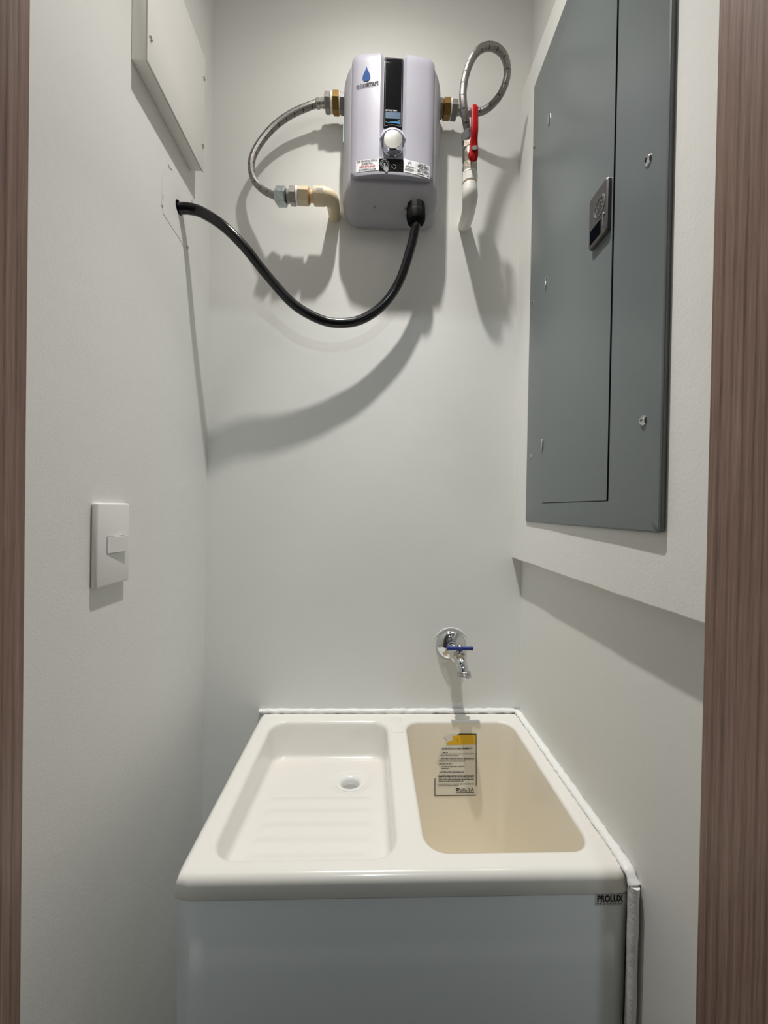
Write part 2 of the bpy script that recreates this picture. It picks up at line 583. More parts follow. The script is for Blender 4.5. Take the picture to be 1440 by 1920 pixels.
chip(0.6990, 0.5960, 0.0060, 0.0012, 8.0, 0.0020, 'wall_rough', 0.3)
bm = lathe(nb(), W(XL - 0.003, 0.7275, 0.5500), (1, 0, 0), [(0, 0.0118), (0.0042, 0.0118)], 24)
obj('cable_hole', bm, 'dark', wall_left)
# ridge of old paint around the tap
bm = nb()
arc = [W(0.186 + 0.0425 * math.cos(math.radians(a)), YB - 0.0001, -0.3120 + 0.0440 * math.sin(math.radians(a))) for a in range(18, 172, 7)]
obj('paint_ridge', tube(bm, arc, lambda t: 0.0015 * math.sin(PI * min(0.98, max(0.02, t))) + 0.0001, 8), 'wall', wall_back)

# ------------------------------------------------------------------ lamps
def downlight(x, y, r, label):
    t = thing('ceiling_downlight', label, 'light', W(x, y, CEIL - 0.012))
    obj('trim_ring', lathe(nb(), W(x, y, CEIL), (0, 0, -1), [(0, r + 0.014), (0.006, r + 0.014), (0.012, r + 0.004), (0.012, r), (0.007, r - 0.001)], 40), 'lamp', t)
    obj('lens', lathe(nb(), W(x, y, CEIL - 0.0072), (0, 0, -1), [(0, r - 0.002), (0.002, r - 0.003), (0.003, r * 0.5)], 40), 'lens', t)
downlight(LAMP[0], LAMP[1], 0.045, 'small round white downlight in the ceiling above the laundry tub')
downlight(HALL[0], HALL[1], 0.060, 'round white downlight in the hallway ceiling outside the closet door')

# ------------------------------------------------------------------ laundry tub
TZ = -0.457
T0, T1, TY0, TY1 = -0.236, 0.3405, 0.476, 0.8625
tub = thing('laundry_tub', 'cream plastic laundry tub with ribbed washboard and deep basin on a grey-white skirt', 'laundry tub', W(0.05, 0.67, FL))

def sq_ring(nx, ny):
    out = []
    for i in range(nx):
        out.append((-1 + 2 * i / nx, -1))
    for j in range(ny):
        out.append((1, -1 + 2 * j / ny))
    for i in range(nx):
        out.append((1 - 2 * i / nx, 1))
    for j in range(ny):
        out.append((-1, 1 - 2 * j / ny))
    return out
def rmap(s, t, cx, cy, hx, hy, r):
    k = max(abs(s), abs(t))
    if k < 1e-9:
        return cx, cy
    qx, qy = s / k * hx, t / k * hy
    ex, ey = max(-(hx - r), min(hx - r, qx)), max(-(hy - r), min(hy - r, qy))
    vx, vy = qx - ex, qy - ey
    if abs(vx) > 1e-9 and abs(vy) > 1e-9:
        l = math.hypot(vx, vy)
        vx, vy = vx / l * r, vy / l * r
    return cx + k * (ex + vx), cy + k * (ey + vy)

def basin(bm, x0, x1, y0, y1, r, floor_z, draft, nx, ny, fillet=0.012, ro=0.008, wob=None):
    """open basin hanging from the deck: rounded rim, drafted wall, fillet, floor grid. Returns its rim ring."""
    cx, cy, hx, hy = (x0 + x1) / 2, (y0 + y1) / 2, (x1 - x0) / 2, (y1 - y0) / 2
    ring = sq_ring(nx, ny)
    def loop(off, zf):
        out = []
        for s, t in ring:
            x, y = rmap(s, t, cx, cy, hx - off, hy - off, max(0.003, r - off))
            out.append(bm.verts.new(W(x, y, zf(x, y))))
        return out
    loops = []
    for k in range(6):
        a = PI / 2 * k / 5
        loops.append(loop(-ro * (1 - math.sin(a)), lambda x, y, a=a: TZ - ro * (1 - math.cos(a))))
    ins = draft + fillet
    for k in range(1, 7):
        w = k / 7
        loops.append(loop(draft * w, lambda x, y, w=w: (TZ - ro) * (1 - w) + (floor_z(x, y) + fillet) * w))
    for k in range(0, 6):
        a = PI / 2 * k / 5
        loops.append(loop(draft + fillet * (1 - math.cos(a)), lambda x, y, a=a: floor_z(x, y) + fillet * (1 - math.sin(a))))
    for a, b in zip(loops, loops[1:]):
        n = len(a)
        for i in range(n):
            bm.faces.new((a[i], a[(i + 1) % n], b[(i + 1) % n], b[i]))
    # floor grid sharing the last loop
    last = loops[-1]
    idx = {}
    for v, (s, t) in zip(last, ring):
        idx[(round((s + 1) / 2 * nx), round((t + 1) / 2 * ny))] = v
    for i in range(nx + 1):
        for j in range(ny + 1):
            if (i, j) not in idx:
                x, y = rmap(-1 + 2 * i / nx, -1 + 2 * j / ny, cx, cy, hx - ins, hy - ins, max(0.003, r - ins))
                idx[(i, j)] = bm.verts.new(W(x, y, floor_z(x, y) + (wob(x, y) if wob else 0)))
    for i in range(nx):
        for j in range(ny):
            bm.faces.new((idx[(i, j)], idx[(i + 1, j)], idx[(i + 1, j + 1)], idx[(i, j + 1)]))
    return loops[0]

DRX, DRY = -0.0312, 0.7330
def floor_l(x, y):
    return -0.502 - 0.11 * (y - 0.55)
def ribs(x, y):
    def sm(a, b, t):
        t = max(0, min(1, (t - a) / (b - a)))
        return t * t * (3 - 2 * t)
    w = sm(-0.178, -0.155, x) * (1 - sm(-0.005, 0.015, x)) * sm(0.53, 0.55, y) * (1 - sm(0.685, 0.700, y))
    v = 0.0016 * w * (0.5 + 0.5 * math.cos(2 * PI * (y - 0.5770) / 0.0325)) * 1.2
    d = math.hypot(x - DRX, y - DRY)
    return v - 0.0025 * (1 - sm(0.026, 0.040, d))
def floor_r(x, y):
    return -0.765 - 0.01 * (y - 0.5)
bm = nb()
r1 = basin(bm, -0.2010, 0.0400, 0.5035, 0.8230, 0.030, floor_l, 0.003, 48, 96, fillet=0.010, wob=ribs)
r2 = basin(bm, 0.0815, 0.3090, 0.5090, 0.8235, 0.030, floor_r, 0.022, 24, 32, fillet=0.03, ro=0.006)
# the deep basin is drawn as a part of its own below its rim, with bounce light tinted in
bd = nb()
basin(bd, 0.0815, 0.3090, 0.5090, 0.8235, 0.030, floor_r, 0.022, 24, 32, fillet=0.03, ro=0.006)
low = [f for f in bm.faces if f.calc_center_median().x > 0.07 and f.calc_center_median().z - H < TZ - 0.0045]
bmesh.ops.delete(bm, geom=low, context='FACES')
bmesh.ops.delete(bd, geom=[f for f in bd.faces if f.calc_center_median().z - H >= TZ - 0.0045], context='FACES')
# outer edge: bull-nosed lip
ocx, ocy, ohx, ohy = (T0 + T1) / 2, (TY0 + TY1) / 2, (T1 - T0) / 2, (TY1 - TY0) / 2
oring = sq_ring(30, 24)
def oloop(off, z):
    return [bm.verts.new(W(*rmap(s, t, ocx, ocy, ohx - off, ohy - off, max(0.003, 0.010 - off)), z)) for s, t in oring]
R0 = 0.011
ol = [oloop(R0 * (1 - math.sin(PI / 2 * k / 6)), TZ - R0 * (1 - math.cos(PI / 2 * k / 6))) for k in range(7)]
ol += [oloop(0.0, -0.4700), oloop(-0.0012, -0.4835), oloop(0.0004, -0.4855), oloop(0.010, -0.4860)]
for a, b in zip(ol, ol[1:]):
    n = len(a)
    for i in range(n):
        bm.faces.new((a[i], a[(i + 1) % n], b[(i + 1) % n], b[i]))
edges = []
for lp in (ol[0], r1, r2):
    for i in range(len(lp)):
        e = bm.edges.get((lp[i], lp[(i + 1) % len(lp)]))
        edges.append(e)
bmesh.ops.triangle_fill(bm, use_beauty=True, use_dissolve=False, edges=edges)
pdr = W(DRX, DRY, 0)
bmesh.ops.delete(bm, geom=[f for f in bm.faces if (f.calc_center_median().xy - pdr.xy).length < 0.0215], context='FACES')
basin_top = obj('basin_top', bm, 'tub', tub, angle=50)
obj('deep_basin', bd, 'deep', tub, angle=50, label='deep basin on the right with bounce light in its colour')
# raised saddle at the back of the divider
bm = box(nb(), 0.0485, 0.0735, 0.782, 0.838, TZ - 0.004, TZ + 0.0014, 0.0013, 3)
obj('divider_saddle', bm, 'tub', basin_top)
# skirt
bm = nb()
def skl(off, z):
    return [bm.verts.new(W(*rmap(s, t, ocx, ocy, ohx - off, ohy - off, 0.009), z)) for s, t in oring]
sl = [skl(0.012, -0.4840), skl(0.0030, -0.4866), skl(0.0015, -0.4890), skl(0.0030, -0.70), skl(0.0040, -1.0), skl(0.0045, FL)]
for a, b in zip(sl, sl[1:]):
    n = len(a)
    for i in range(n):
        bm.faces.new((a[i], a[(i + 1) % n], b[(i + 1) % n], b[i]))
skirt = obj('skirt', bm, 'skirt', tub, label='grey-white front skirt of the tub')
# maker's plate on the skirt
fy = TY0 + 0.0013
def to_skirt(u, v, h=0.0):
    return W(u, fy - h, v)
bm = poly_plate(nb(), rrect(0.2935, 0.3315, -0.5008, -0.4868, 0.001, 3), 0.0006, lambda u, v, h: to_skirt(u, v, h + 0.0001 - 0.0004))
plate = obj('name_plate', bm, 'plate', skirt, label='small grey name plate')
bm = put_text(nb(), 'PROLUX', 0.0112, lambda u, v: to_skirt(u, v, 0.0006), 0.3126, -0.4922, bold=0.00035, width=0.0335)
put_text(bm, 'PROTEFLEX', 0.0042, lambda u, v: to_skirt(u, v, 0.0006), 0.3126, -0.4985, spacing=1.7, width=0.0335)
obj('plate_lettering', bm, 'black_print', plate, smooth=False)
# drain
zd = floor_l(DRX, DRY) - 0.0025
dn = Vector((0, 0.11, 1)).normalized()
pd = W(DRX, DRY, zd)
bm = nb()
x_, y_, d_ = frame_of(dn)
def dring(r, h):
    return [bm.verts.new(pd + dn * h + (x_ * math.cos(2 * PI * i / 40) + y_ * math.sin(2 * PI * i / 40)) * r) for i in range(40)]
rs = [dring(0.0285, -0.001), dring(0.0280, 0.0016), dring(0.0265, 0.0022), dring(0.0215, 0.0016), dring(0.0180, -0.001), dring(0.0165, -0.005), dring(0.0160, -0.020)]
for a, b in zip(rs, rs[1:]):
    for i in range(40):
        bm.faces.new((a[i], a[(i + 1) % 40], b[(i + 1) % 40], b[i]))
dr = obj('drain_ring', bm, 'drain', basin_top, label='white drain ring')
bm = lathe(nb(), pd - dn * 0.0120, dn, [(0, 0.0164), (0.0006, 0.0164)], 32)
obj('drain_well', bm, 'drain_in', tub, label='grey bottom of the drain')

# warning sticker on the back wall of the deep basin
def to_stick(u, v, h=0.0):
    # the drafted back wall of the basin leans towards the viewer
    z = -0.463 - v
    w_ = v / 0.284
    return W(u, 0.8235 - 0.022 * w_ - h, z)
out = [(0.1740, 0.0195), (0.2350, 0.0195), (0.2372, 0.1450), (0.1445, 0.1470), (0.1445, 0.1110), (0.1540, 0.1020), (0.1560, 0.0930),
       (0.1570, 0.0860), (0.1490, 0.0780), (0.1545, 0.0650), (0.1580, 0.0500), (0.1700, 0.0425), (0.1705, 0.0320), (0.1640, 0.0260)]
st = poly_plate(nb(), out, 0.0004, lambda u, v, h: to_stick(u, v, h + 0.0006))
sticker = obj('warning_sticker', st, 'sticker', tub, smooth=False, label='torn warning sticker with a yellow header')
S1 = lambda u, v: to_stick(u, v, 0.0013)
S2 = lambda u, v: to_stick(u, v, 0.0016)
bm = nb()
bm.faces.new([bm.verts.new(S1(u, v)) for u, v in ((0.1835, 0.0222), (0.1880, 0.0245), (0.1925, 0.0215), (0.2335, 0.0208), (0.2338, 0.0420), (0.1700, 0.0426), (0.1705, 0.0375), (0.1830, 0.0330))])
obj('yellow_header', bm, 'yellow', sticker, smooth=False)
bm = nb()
put_quad(bm, 0.1950, 0.2350, 0.0193, 0.0210, S2)
put_quad(bm, 0.2340, 0.2354, 0.0200, 0.1260, S2)
put_quad(bm, 0.1450, 0.1464, 0.1110, 0.1465, S2)
put_quad(bm, 0.1450, 0.2340, 0.1450, 0.1464, S2)
put_quad(bm, 0.1905, 0.2300, 0.1398, 0.1412, S2)
flip = lambda u, v: S2(u, -v)
put_text(bm, 'ADVERTENCIA DE MANTENIMIENTO', 0.0050, flip, 0.1935, -0.0500, bold=0.0001, width=0.066)
put_text(bm, 'Polifin, S.A.', 0.0100, flip, 0.2125, -0.1345, bold=0.0001, width=0.034, slope=0.03)
ring_flat(bm, 0.1935, 0.1335, 0.0012, 0.0030, S2)
put_text(bm, '!', 0.0100, flip, 0.1945, -0.0330)
rng = random.Random(5)
for i, (u0, u1, v) in enumerate([(0.1620, 0.1730, .0580), (0.1580, 0.2305, .0608), (0.1570, 0.1960, .0645), (0.1580, 0.2305, .0700), (0.1545, 0.2300, .0728),
                                 (0.1540, 0.2110, .0758), (0.1545, 0.1825, .0815), (0.1600, 0.2090, .0868), (0.1600, 0.1770, .0905), (0.1590, 0.2080, .0960),
                                 (0.1560, 0.2080, .0988), (0.1535, 0.2300, .1045), (0.1535, 0.2300, .1075), (0.1535, 0.2300, .1105), (0.1535, 0.2300, .1135),
                                 (0.1535, 0.2080, .1168), (0.1510, 0.2300, .1225), (0.1535, 0.1960, .1258)]):
    u = u0
    while u < u1:
        w_ = min(rng.uniform(0.0025, 0.0085), u1 - u)
        put_quad(bm, u, u + w_, v - 0.0006, v + 0.0006, S2)
        u += w_ + 0.0011
obj('sticker_print', bm, 'black_print', sticker, smooth=False)

# caulk beads
def bead(name, path, r, label, seed, sq=1.0, amp=0.25, nseg=70):
    bm = nb()
    p = [Vector(a) for a in path]
    pts = []
    seglen = [(b - a).length for a, b in zip(p, p[1:])]
    tot = sum(seglen)
    for k in range(nseg + 1):
        s = tot * k / nseg
        i = 0
        while i < len(seglen) - 1 and s > seglen[i]:
            s -= seglen[i]
            i += 1
        pts.append(p[i].lerp(p[i + 1], min(1, s / seglen[i])))
    n = 14
    x = y = None
    rings = []
    for k, q in enumerate(pts):
        a, b = pts[max(0, k - 1)], pts[min(nseg, k + 1)]
        x, y, d = frame_of(b - a)
        ring = []
        for j in range(n):
            ang = 2 * PI * j / n
            rr = r * (1 + amp * noise.noise(Vector((seed, k * 0.35, j * 0.25))) + 0.5 * amp * noise.noise(Vector((seed + 9, k * 1.3, j * 0.9))))
            ring.append(bm.verts.new(q + x * math.cos(ang) * rr * sq + y * math.sin(ang) * rr))
        rings.append(ring)
    for a, b in zip(rings, rings[1:]):
        for j in range(n):
            bm.faces.new((a[j], a[(j + 1) % n], b[(j + 1) % n], b[j]))
    bm.faces.new(rings[0])
    bm.faces.new(rings[-1])
    o = obj(name, bm, 'caulk', None, angle=60, base=Vector(path[0]))
    return tag(o, label, 'caulk')
bead('caulk_bead', [W(-0.2420, YB - 0.0035, TZ + 0.0012), W(XR - 0.012, YB - 0.0035, TZ + 0.0018)], 0.0054,
     'white silicone bead along the back wall behind the tub', 1.0, 0.9, 0.36, 110)
bead('caulk_bead', [W(XR - 0.0055, YB - 0.004, TZ + 0.0014), W(XR - 0.0075, 0.492, TZ + 0.0016), W(XR - 0.0078, 0.4775, TZ - 0.0005), W(XR - 0.0074, 0.4690, TZ - 0.010)], 0.0042,
     'white silicone bead running along the tub and the right wall', 4.0, 1.75, 0.30, 130)
bead('caulk_bead', [W(XR - 0.0080, 0.4690, TZ - 0.010), W(XR - 0.0080, 0.4695, -0.56), W(XR - 0.0080, 0.4712, FL)], 0.0060,
     'vertical silicone strip between the tub skirt and the right wall', 7.0, 1.15, 0.10, 60)

# ------------------------------------------------------------------ wall tap
tap = thing('garden_tap', 'chrome hose tap with a blue bar handle above the tub', 'faucet', W(0.186, YB, -0.306))
esc = [(0.0, 0.0345), (0.0015, 0.0345), (0.004, 0.0335), (0.008, 0.0305), (0.012, 0.0255), (0.0155, 0.0185), (0.0170, 0.0140)]
obj('escutcheon', lathe(nb(), W(0.186, YB - 0.0002, -0.3065), (0, -1, 0), esc, 48), 'chrome', tap, label='domed chrome wall flange')
a0 = W(0.186, YB - 0.010, -0.3065)
path = catmull([a0, W(0.1868, 0.838, -0.3070), W(0.1885, 0.815, -0.3085), W(0.1905, 0.801, -0.3130), W(0.1925, 0.791, -0.3190), W(0.1945, 0.784, -0.3275), W(0.1953, 0.7815, -0.3345)], 7)
def tap_r(t):
    return 0.0120 - 0.0012 * math.sin(PI * t) + (0.0012 if 0.45 < t < 0.70 else 0) - 0.002 * max(0, t - 0.7)
body = obj('body', tube(nb(), path, tap_r, 28), 'chrome', tap)
obj('collar', lathe(nb(), W(0.1882, 0.8185, -0.3077), (0.0017, -0.0145, -0.004), [(0, 0.0120), (0.001, 0.0155), (0.008, 0.0160), (0.011, 0.0150), (0.012, 0.012)], 32), 'chrome', tap)
sd = Vector((0.0006, -0.0026, -0.0075)).normalized()
sp = W(0.1952, 0.7820, -0.3305)
thr = [(0, 0.0105), (0.0012, 0.0140)]
for k in range(4):
    thr += [(0.0022 + 0.0024 * k, 0.0146), (0.0034 + 0.0024 * k, 0.0135)]
thr += [(0.0125, 0.0144), (0.0132, 0.0138), (0.0132, 0.0105), (0.006, 0.0100)]
obj('threaded_outlet', lathe(nb(), sp, sd, thr, 32), 'satin', tap)
bn0 = W(0.1900, 0.8005, -0.3130)
up = Vector((0.0, -0.10, 1)).normalized()
obj('packing_nut', hexnut(nb(), bn0 + up * 0.0070, up, 0.0075, 0.0112, 0.0014), 'nickel', tap, label='dull brass packing nut')
obj('stem', lathe(nb(), bn0 + up * 0.002, up, [(0, 0.0085), (0.006, 0.0085), (0.0125, 0.0050), (0.0240, 0.0040), (0.0262, 0.0040), (0.0285, 0.0030)], 20), 'satin', tap)
hc = bn0 + up * 0.0240
bm = nb()
pts = [hc + Vector((0.0275 * t, 0, 0)) for t in [-1 + 2 * k / 24 for k in range(25)]]
def hr(t):
    a = abs(t - 0.5) * 2
    return 0.0068 - 0.0032 * math.exp(-((a - 0.33) / 0.18) ** 2) - 0.0014 if a < 0.16 else 0.0036 + 0.0009 * a
tube(bm, pts, hr, 18)
lathe(bm, hc - up * 0.0050, up, [(0, 0.0052), (0.001, 0.0068), (0.0080, 0.0068), (0.0092, 0.0056)], 24)
handle = obj('bar_handle', bm, 'handle_blue', tap, label='blue bar handle')
obj('handle_screw', lathe(nb(), hc + up * 0.0040, up, [(0, 0.0034), (0.002, 0.0034), (0.003, 0.0020)], 16), 'satin', handle)

# ------------------------------------------------------------------ light switch
sw = thing('light_switch', 'white wall switch plate with one small rocker on the left wall', 'light switch', W(XL, 0.547, -0.112))
bm = box(nb(), XL, XL + 0.0085, 0.5136, 0.5815, -0.1115, 0.0020, 0.0028, 3)
swp = obj('plate', bm, 'switch', sw)
bm = nb()
Rz0, Rz1, Ry0, Ry1 = -0.0672, -0.0445, 0.5327, 0.5705
vs2 = [bm.verts.new(W(*q)) for q in ((XL + 0.006, Ry0, Rz0), (XL + 0.006, Ry1, Rz0), (XL + 0.006, Ry1, Rz1), (XL + 0.006, Ry0, Rz1),
                                     (XL + 0.0092, Ry0, Rz0), (XL + 0.0138, Ry1, Rz0), (XL + 0.0138, Ry1, Rz1), (XL + 0.0092, Ry0, Rz1))]
for q in ((0, 1, 2, 3), (4, 5, 6, 7), (0, 1, 5, 4), (1, 2, 6, 5), (2, 3, 7, 6), (3, 0, 4, 7)):
    bm.faces.new([vs2[i] for i in q])
bmesh.ops.bevel(bm, geom=list(bm.edges), offset=0.0005, segments=2, affect='EDGES')
obj('rocker', bm, 'switch', sw)
bm = nb()
for y0, y1, z0, z1 in ((Ry0 - 0.0007, Ry0, Rz0 - 0.0007, Rz1 + 0.0007), (Ry0, Ry1, Rz1, Rz1 + 0.0007), (Ry0, Ry1, Rz0 - 0.0007, Rz0), (Ry1, Ry1 + 0.0007, Rz0 - 0.0007, Rz1 + 0.0007)):
    bm.faces.new([bm.verts.new(W(XL + 0.0086, y, z)) for y, z in ((y0, z0), (y1, z0), (y1, z1), (y0, z1))])
obj('rocker_gap', bm, 'grey_print', sw, smooth=False)

# ------------------------------------------------------------------ junction box high on the left wall
jb = thing('junction_box', 'shallow white junction box with a screwed cover high on the left wall', 'junction box', W(XL, 0.68, 0.655))
BX = -0.3404
obj('box_body', box(nb(), XL, BX - 0.0022, 0.5850, 0.7735, 0.6565, 0.8755, 0.0015), 'box', jb)
bm = box(nb(), BX - 0.0016, BX, 0.5838, 0.7750, 0.6552, 0.8770, 0.0006)
cover = obj('cover_plate', bm, 'box', jb)
obj('seam', box(nb(), BX - 0.0030, BX - 0.0010, 0.5848, 0.7738, 0.6560, 0.8760), 'chip', jb, smooth=False)
for y, z, s in ((0.5905, 0.6948, 1), (0.7690, 0.8335, 2), (0.7675, 0.7017, 3), (0.5925, 0.8450, 4)):
    bm = lathe(nb(), W(BX - 0.0004, y, z), (1, 0, 0), [(0, 0.0042), (0.0010, 0.0040), (0.0017, 0.0026)], 18)
    sc = obj('cover_screw', bm, 'box', jb)
    bm = box(nb(), BX + 0.0012, BX + 0.0017, y - 0.0005, y + 0.0005, z - 0.0040, z + 0.0040)
    box(bm, BX + 0.0012, BX + 0.0018, y - 0.0036, y + 0.0036, z - 0.0006, z + 0.0006)
    obj('screw_slot', bm, 'grey_plastic', sc, smooth=False)

# ------------------------------------------------------------------ breaker panel
PY0, PY1, PZ0, PZ1 = 0.4107, 0.7885, -0.0215, 0.8735
DY0, DY1, DZ0, DZ1 = 0.5065, 0.7080, 0.0165, 0.8320
pan = thing('breaker_panel', 'tall grey metal breaker panel with hinged door on the right wall', 'breaker panel', W(XB, 0.6, PZ0))
def lean(y):           # the cover stands further off the plaster at its near edge
    return 0.0070 - 0.0042 * (y - PY0) / (PY1 - PY0)
def PX(y, h=0.0):
    return XB - lean(y) - h
bm = nb()
def ploop(y0, y1, z0, z1, h, r=0.004, onwall=False):
    return [bm.verts.new(W(XB + 0.0004 if onwall else PX(y, h), y, z)) for y, z in rrect(y0, y1, z0, z1, r, 4)]
lp = [ploop(PY0 + 0.001, PY1 - 0.001, PZ0 + 0.001, PZ1 - 0.001, 0, onwall=True),
      ploop(PY0, PY1, PZ0, PZ1, -0.0022),
      ploop(PY0 + 0.0006, PY1 - 0.0006, PZ0 + 0.0006, PZ1 - 0.0006, -0.0010),
      ploop(PY0 + 0.0022, PY1 - 0.0022, PZ0 + 0.0022, PZ1 - 0.0022, 0.0),
      ploop(PY0 + 0.012, PY1 - 0.006, PZ0 + 0.012, PZ1 - 0.012, 0.0004),
      ploop(DY0 - 0.0026, DY1 + 0.0002, DZ0 - 0.0009, DZ1 + 0.0009, 0.0004, 0.0015),
      ploop(DY0 - 0.0022, DY1 + 0.0002, DZ0 - 0.0006, DZ1 + 0.0006, -0.0035, 0.0015)]
for a, b in zip(lp, lp[1:]):
    n = len(a)
    for i in range(n):
        bm.faces.new((a[i], a[(i + 1) % n], b[(i + 1) % n], b[i]))
frame = obj('cover_frame', bm, 'panel', pan, angle=25)
bm = nb()
bm.faces.new([bm.verts.new(W(XB - 0.0005, y, z)) for y, z in ((DY0 - 0.004, DZ0 - 0.003), (DY1 + 0.002, DZ0 - 0.003), (DY1 + 0.002, DZ1 + 0.003), (DY0 - 0.004, DZ1 + 0.003))])
obj('door_recess', bm, 'dark', pan, smooth=False)
bm = nb()
lp = [ploop(DY0, DY1, DZ0, DZ1, h, 0.003) for h in (-0.0020, 0.0002)] + [ploop(DY0 + 0.0004, DY1 - 0.0005, DZ0 + 0.0006, DZ1 - 0.0006, 0.0009, 0.003)]
for a, b in zip(lp, lp[1:]):
    n = len(a)
    for i in range(n):
        bm.faces.new((a[i], a[(i + 1) % n], b[(i + 1) % n], b[i]))
bm.faces.new(lp[0])
bm.faces.new(lp[-1])
door = obj('panel_door', bm, 'panel', pan, angle=25, label='long hinged grey door')
bm = nb()
y0_, y1_ = DY0 - 0.0024, DY0 + 0.0006
vv = [bm.verts.new(W(PX(y, h), y, z)) for h in (-0.003, 0.0009) for y, z in ((y0_, DZ0), (y1_, DZ0), (y1_, DZ1), (y0_, DZ1))]
for q in ((0, 1, 2, 3), (4, 5, 6, 7), (0, 1, 5, 4), (1, 2, 6, 5), (2, 3, 7, 6), (3, 0, 4, 7)):
    bm.faces.new([vv[i] for i in q])
obj('gap_shade_strip', bm, 'dark', pan, smooth=False, label='dark strip drawn for the shade in the door gap')  # black strip fills the open gap and stands in for its shade
for z in (0.7282, 0.4262, 0.1255):
    y = 0.7105
    bm = box(nb(), PX(y, 0.0030), PX(y, -0.001), y - 0.0022, y + 0.0022, z - 0.0100, z + 0.0100, 0.0008)
    hg = obj('hinge_tab', bm, 'satin', pan, label='bright hinge tab')
    bm = box(nb(), PX(y - 0.004, 0.0006), PX(y - 0.004, -0.001), y - 0.0042, y - 0.0024, z - 0.0125, z + 0.0090)
    obj('hinge_slot', bm, 'dark', hg, smooth=False)
def panel_screw(y, z, r, big):
    bm = lathe(nb(), W(PX(y, -0.0002), y, z), (-1, 0, 0), [(0, r), (0.0012, r), (0.0030 if big else 0.0018, r * 0.72), (0.0036 if big else 0.0022, r * 0.3)], 20)
    s = obj('panel_screw', bm, 'chrome' if big else 'satin', pan)
    x = PX(y, 0.0034 if big else 0.0021)
    bm = box(nb(), x - 0.0004, x + 0.0004, y - 0.0003, y + 0.0003, z - r * 0.4, z + r * 0.4)
    box(bm, x - 0.0004, x + 0.0004, y - r * 0.4, y + r * 0.4, z - 0.0003, z + 0.0003)
    obj('screw_slot', bm, 'dark', s, smooth=False)
panel_screw(0.4407, 0.4110, 0.0058, True)
panel_screw(0.4395, 0.1085, 0.0058, True)
panel_screw(0.7790, 0.7400, 0.0046, False)
panel_screw(0.7680, 0.4200, 0.0030, False)
panel_screw(0.7650, 0.1105, 0.0046, False)
# latch with its round monogram
LY0, LY1, LZ0, LZ1 = 0.5105, 0.5545, 0.3800, 0.4530
def LXs(y, h=0.0):
    return PX(y, 0.0009 + h)
bm = nb()
def lloop(ins, h):
    return [bm.verts.new(W(LXs(y, h), y, z)) for y, z in rrect(LY0 + ins, LY1 - ins, LZ0 + ins, LZ1 - ins, 0.0035, 4)]
lp = [lloop(0.0, -0.001), lloop(0.0, 0.0045), lloop(0.0015, 0.0062)]
for a, b in zip(lp, lp[1:]):
    n = len(a)
    for i in range(n):
        bm.faces.new((a[i], a[(i + 1) % n], b[(i + 1) % n], b[i]))
bm.faces.new(lp[-1])
bm.faces.new(lp[0])
latch = obj('door_latch', bm, 'latch', door, angle=25, label='dark grey latch plate with a round emblem')
def to_latch(y, z, h=0.0063):
    return W(LXs(y, h), y, z)
bm = nb()
EC = (0.5275, 0.4250)
def lring(r, rr, a0=0, a1=360, c=EC, n=36):
    return tube(bm, [to_latch(c[0] + r * math.cos(math.radians(a0 + (a1 - a0) * k / n)), c[1] + r * math.sin(math.radians(a0 + (a1 - a0) * k / n)), 0.0064) for k in range(n + 1)], rr, 6, cap=False)
lring(0.0128, 0.0007)
lring(0.0108, 0.0004)
# swirls and script strokes inside the ring
for a in (45, 135, 225, 315):
    ca = math.radians(a)
    lring(0.0030, 0.0005, a - 160, a + 80, (EC[0] + 0.0085 * math.cos(ca), EC[1] + 0.0085 * math.sin(ca)), 14)
for strokes in ([(0.0055, 0.0050), (0.0068, 0.0010), (0.0045, -0.0045), (0.0012, -0.0040), (0.0015, 0.0008), (0.0042, 0.0012)],
                [(-0.0012, 0.0052), (-0.0045, 0.0046), (-0.0050, 0.0015), (-0.0022, 0.0006), (-0.0055, -0.0008), (-0.0058, -0.0045), (-0.0020, -0.0050)],
                [(0.0060, -0.0030), (0.0010, 0.0010), (-0.0050, 0.0035)]):
    tube(bm, catmull([to_latch(EC[0] + u, EC[1] + v, 0.0064) for u, v in strokes], 5), 0.0005, 6)
obj('latch_emblem', bm, 'latch_mark', latch)
def latch_quad(name, y0, y1, z0, z1, m):
    bm = nb()
    bm.faces.new([bm.verts.new(to_latch(y, z, 0.00645)) for y, z in ((y0, z0), (y1, z0), (y1, z1), (y0, z1))])
    return obj(name, bm, m, latch, smooth=False)
latch_quad('latch_window', 0.5240, 0.5505, 0.3855, 0.4055, 'dark')
bm = nb()
tube(bm, [to_latch(0.5175, 0.3905, 0.0064), to_latch(0.5178, 0.4085, 0.0070)], 0.0008, 8)
tube(bm, [to_latch(0.5150, 0.4055, 0.0066), to_latch(0.5178, 0.4092, 0.0070), to_latch(0.5205, 0.4055, 0.0066)], 0.0006, 8)
obj('latch_slide', bm, 'latch_mark', latch)

# ------------------------------------------------------------------ tankless water heater
HX = 0.0305
heater = thing('water_heater', 'white tankless water heater with a black display and chrome knob on the back wall', 'water heater', W(HX, YB, 0.62))
def HP(u, p, z):
    return W(HX + u, YB - p, z)
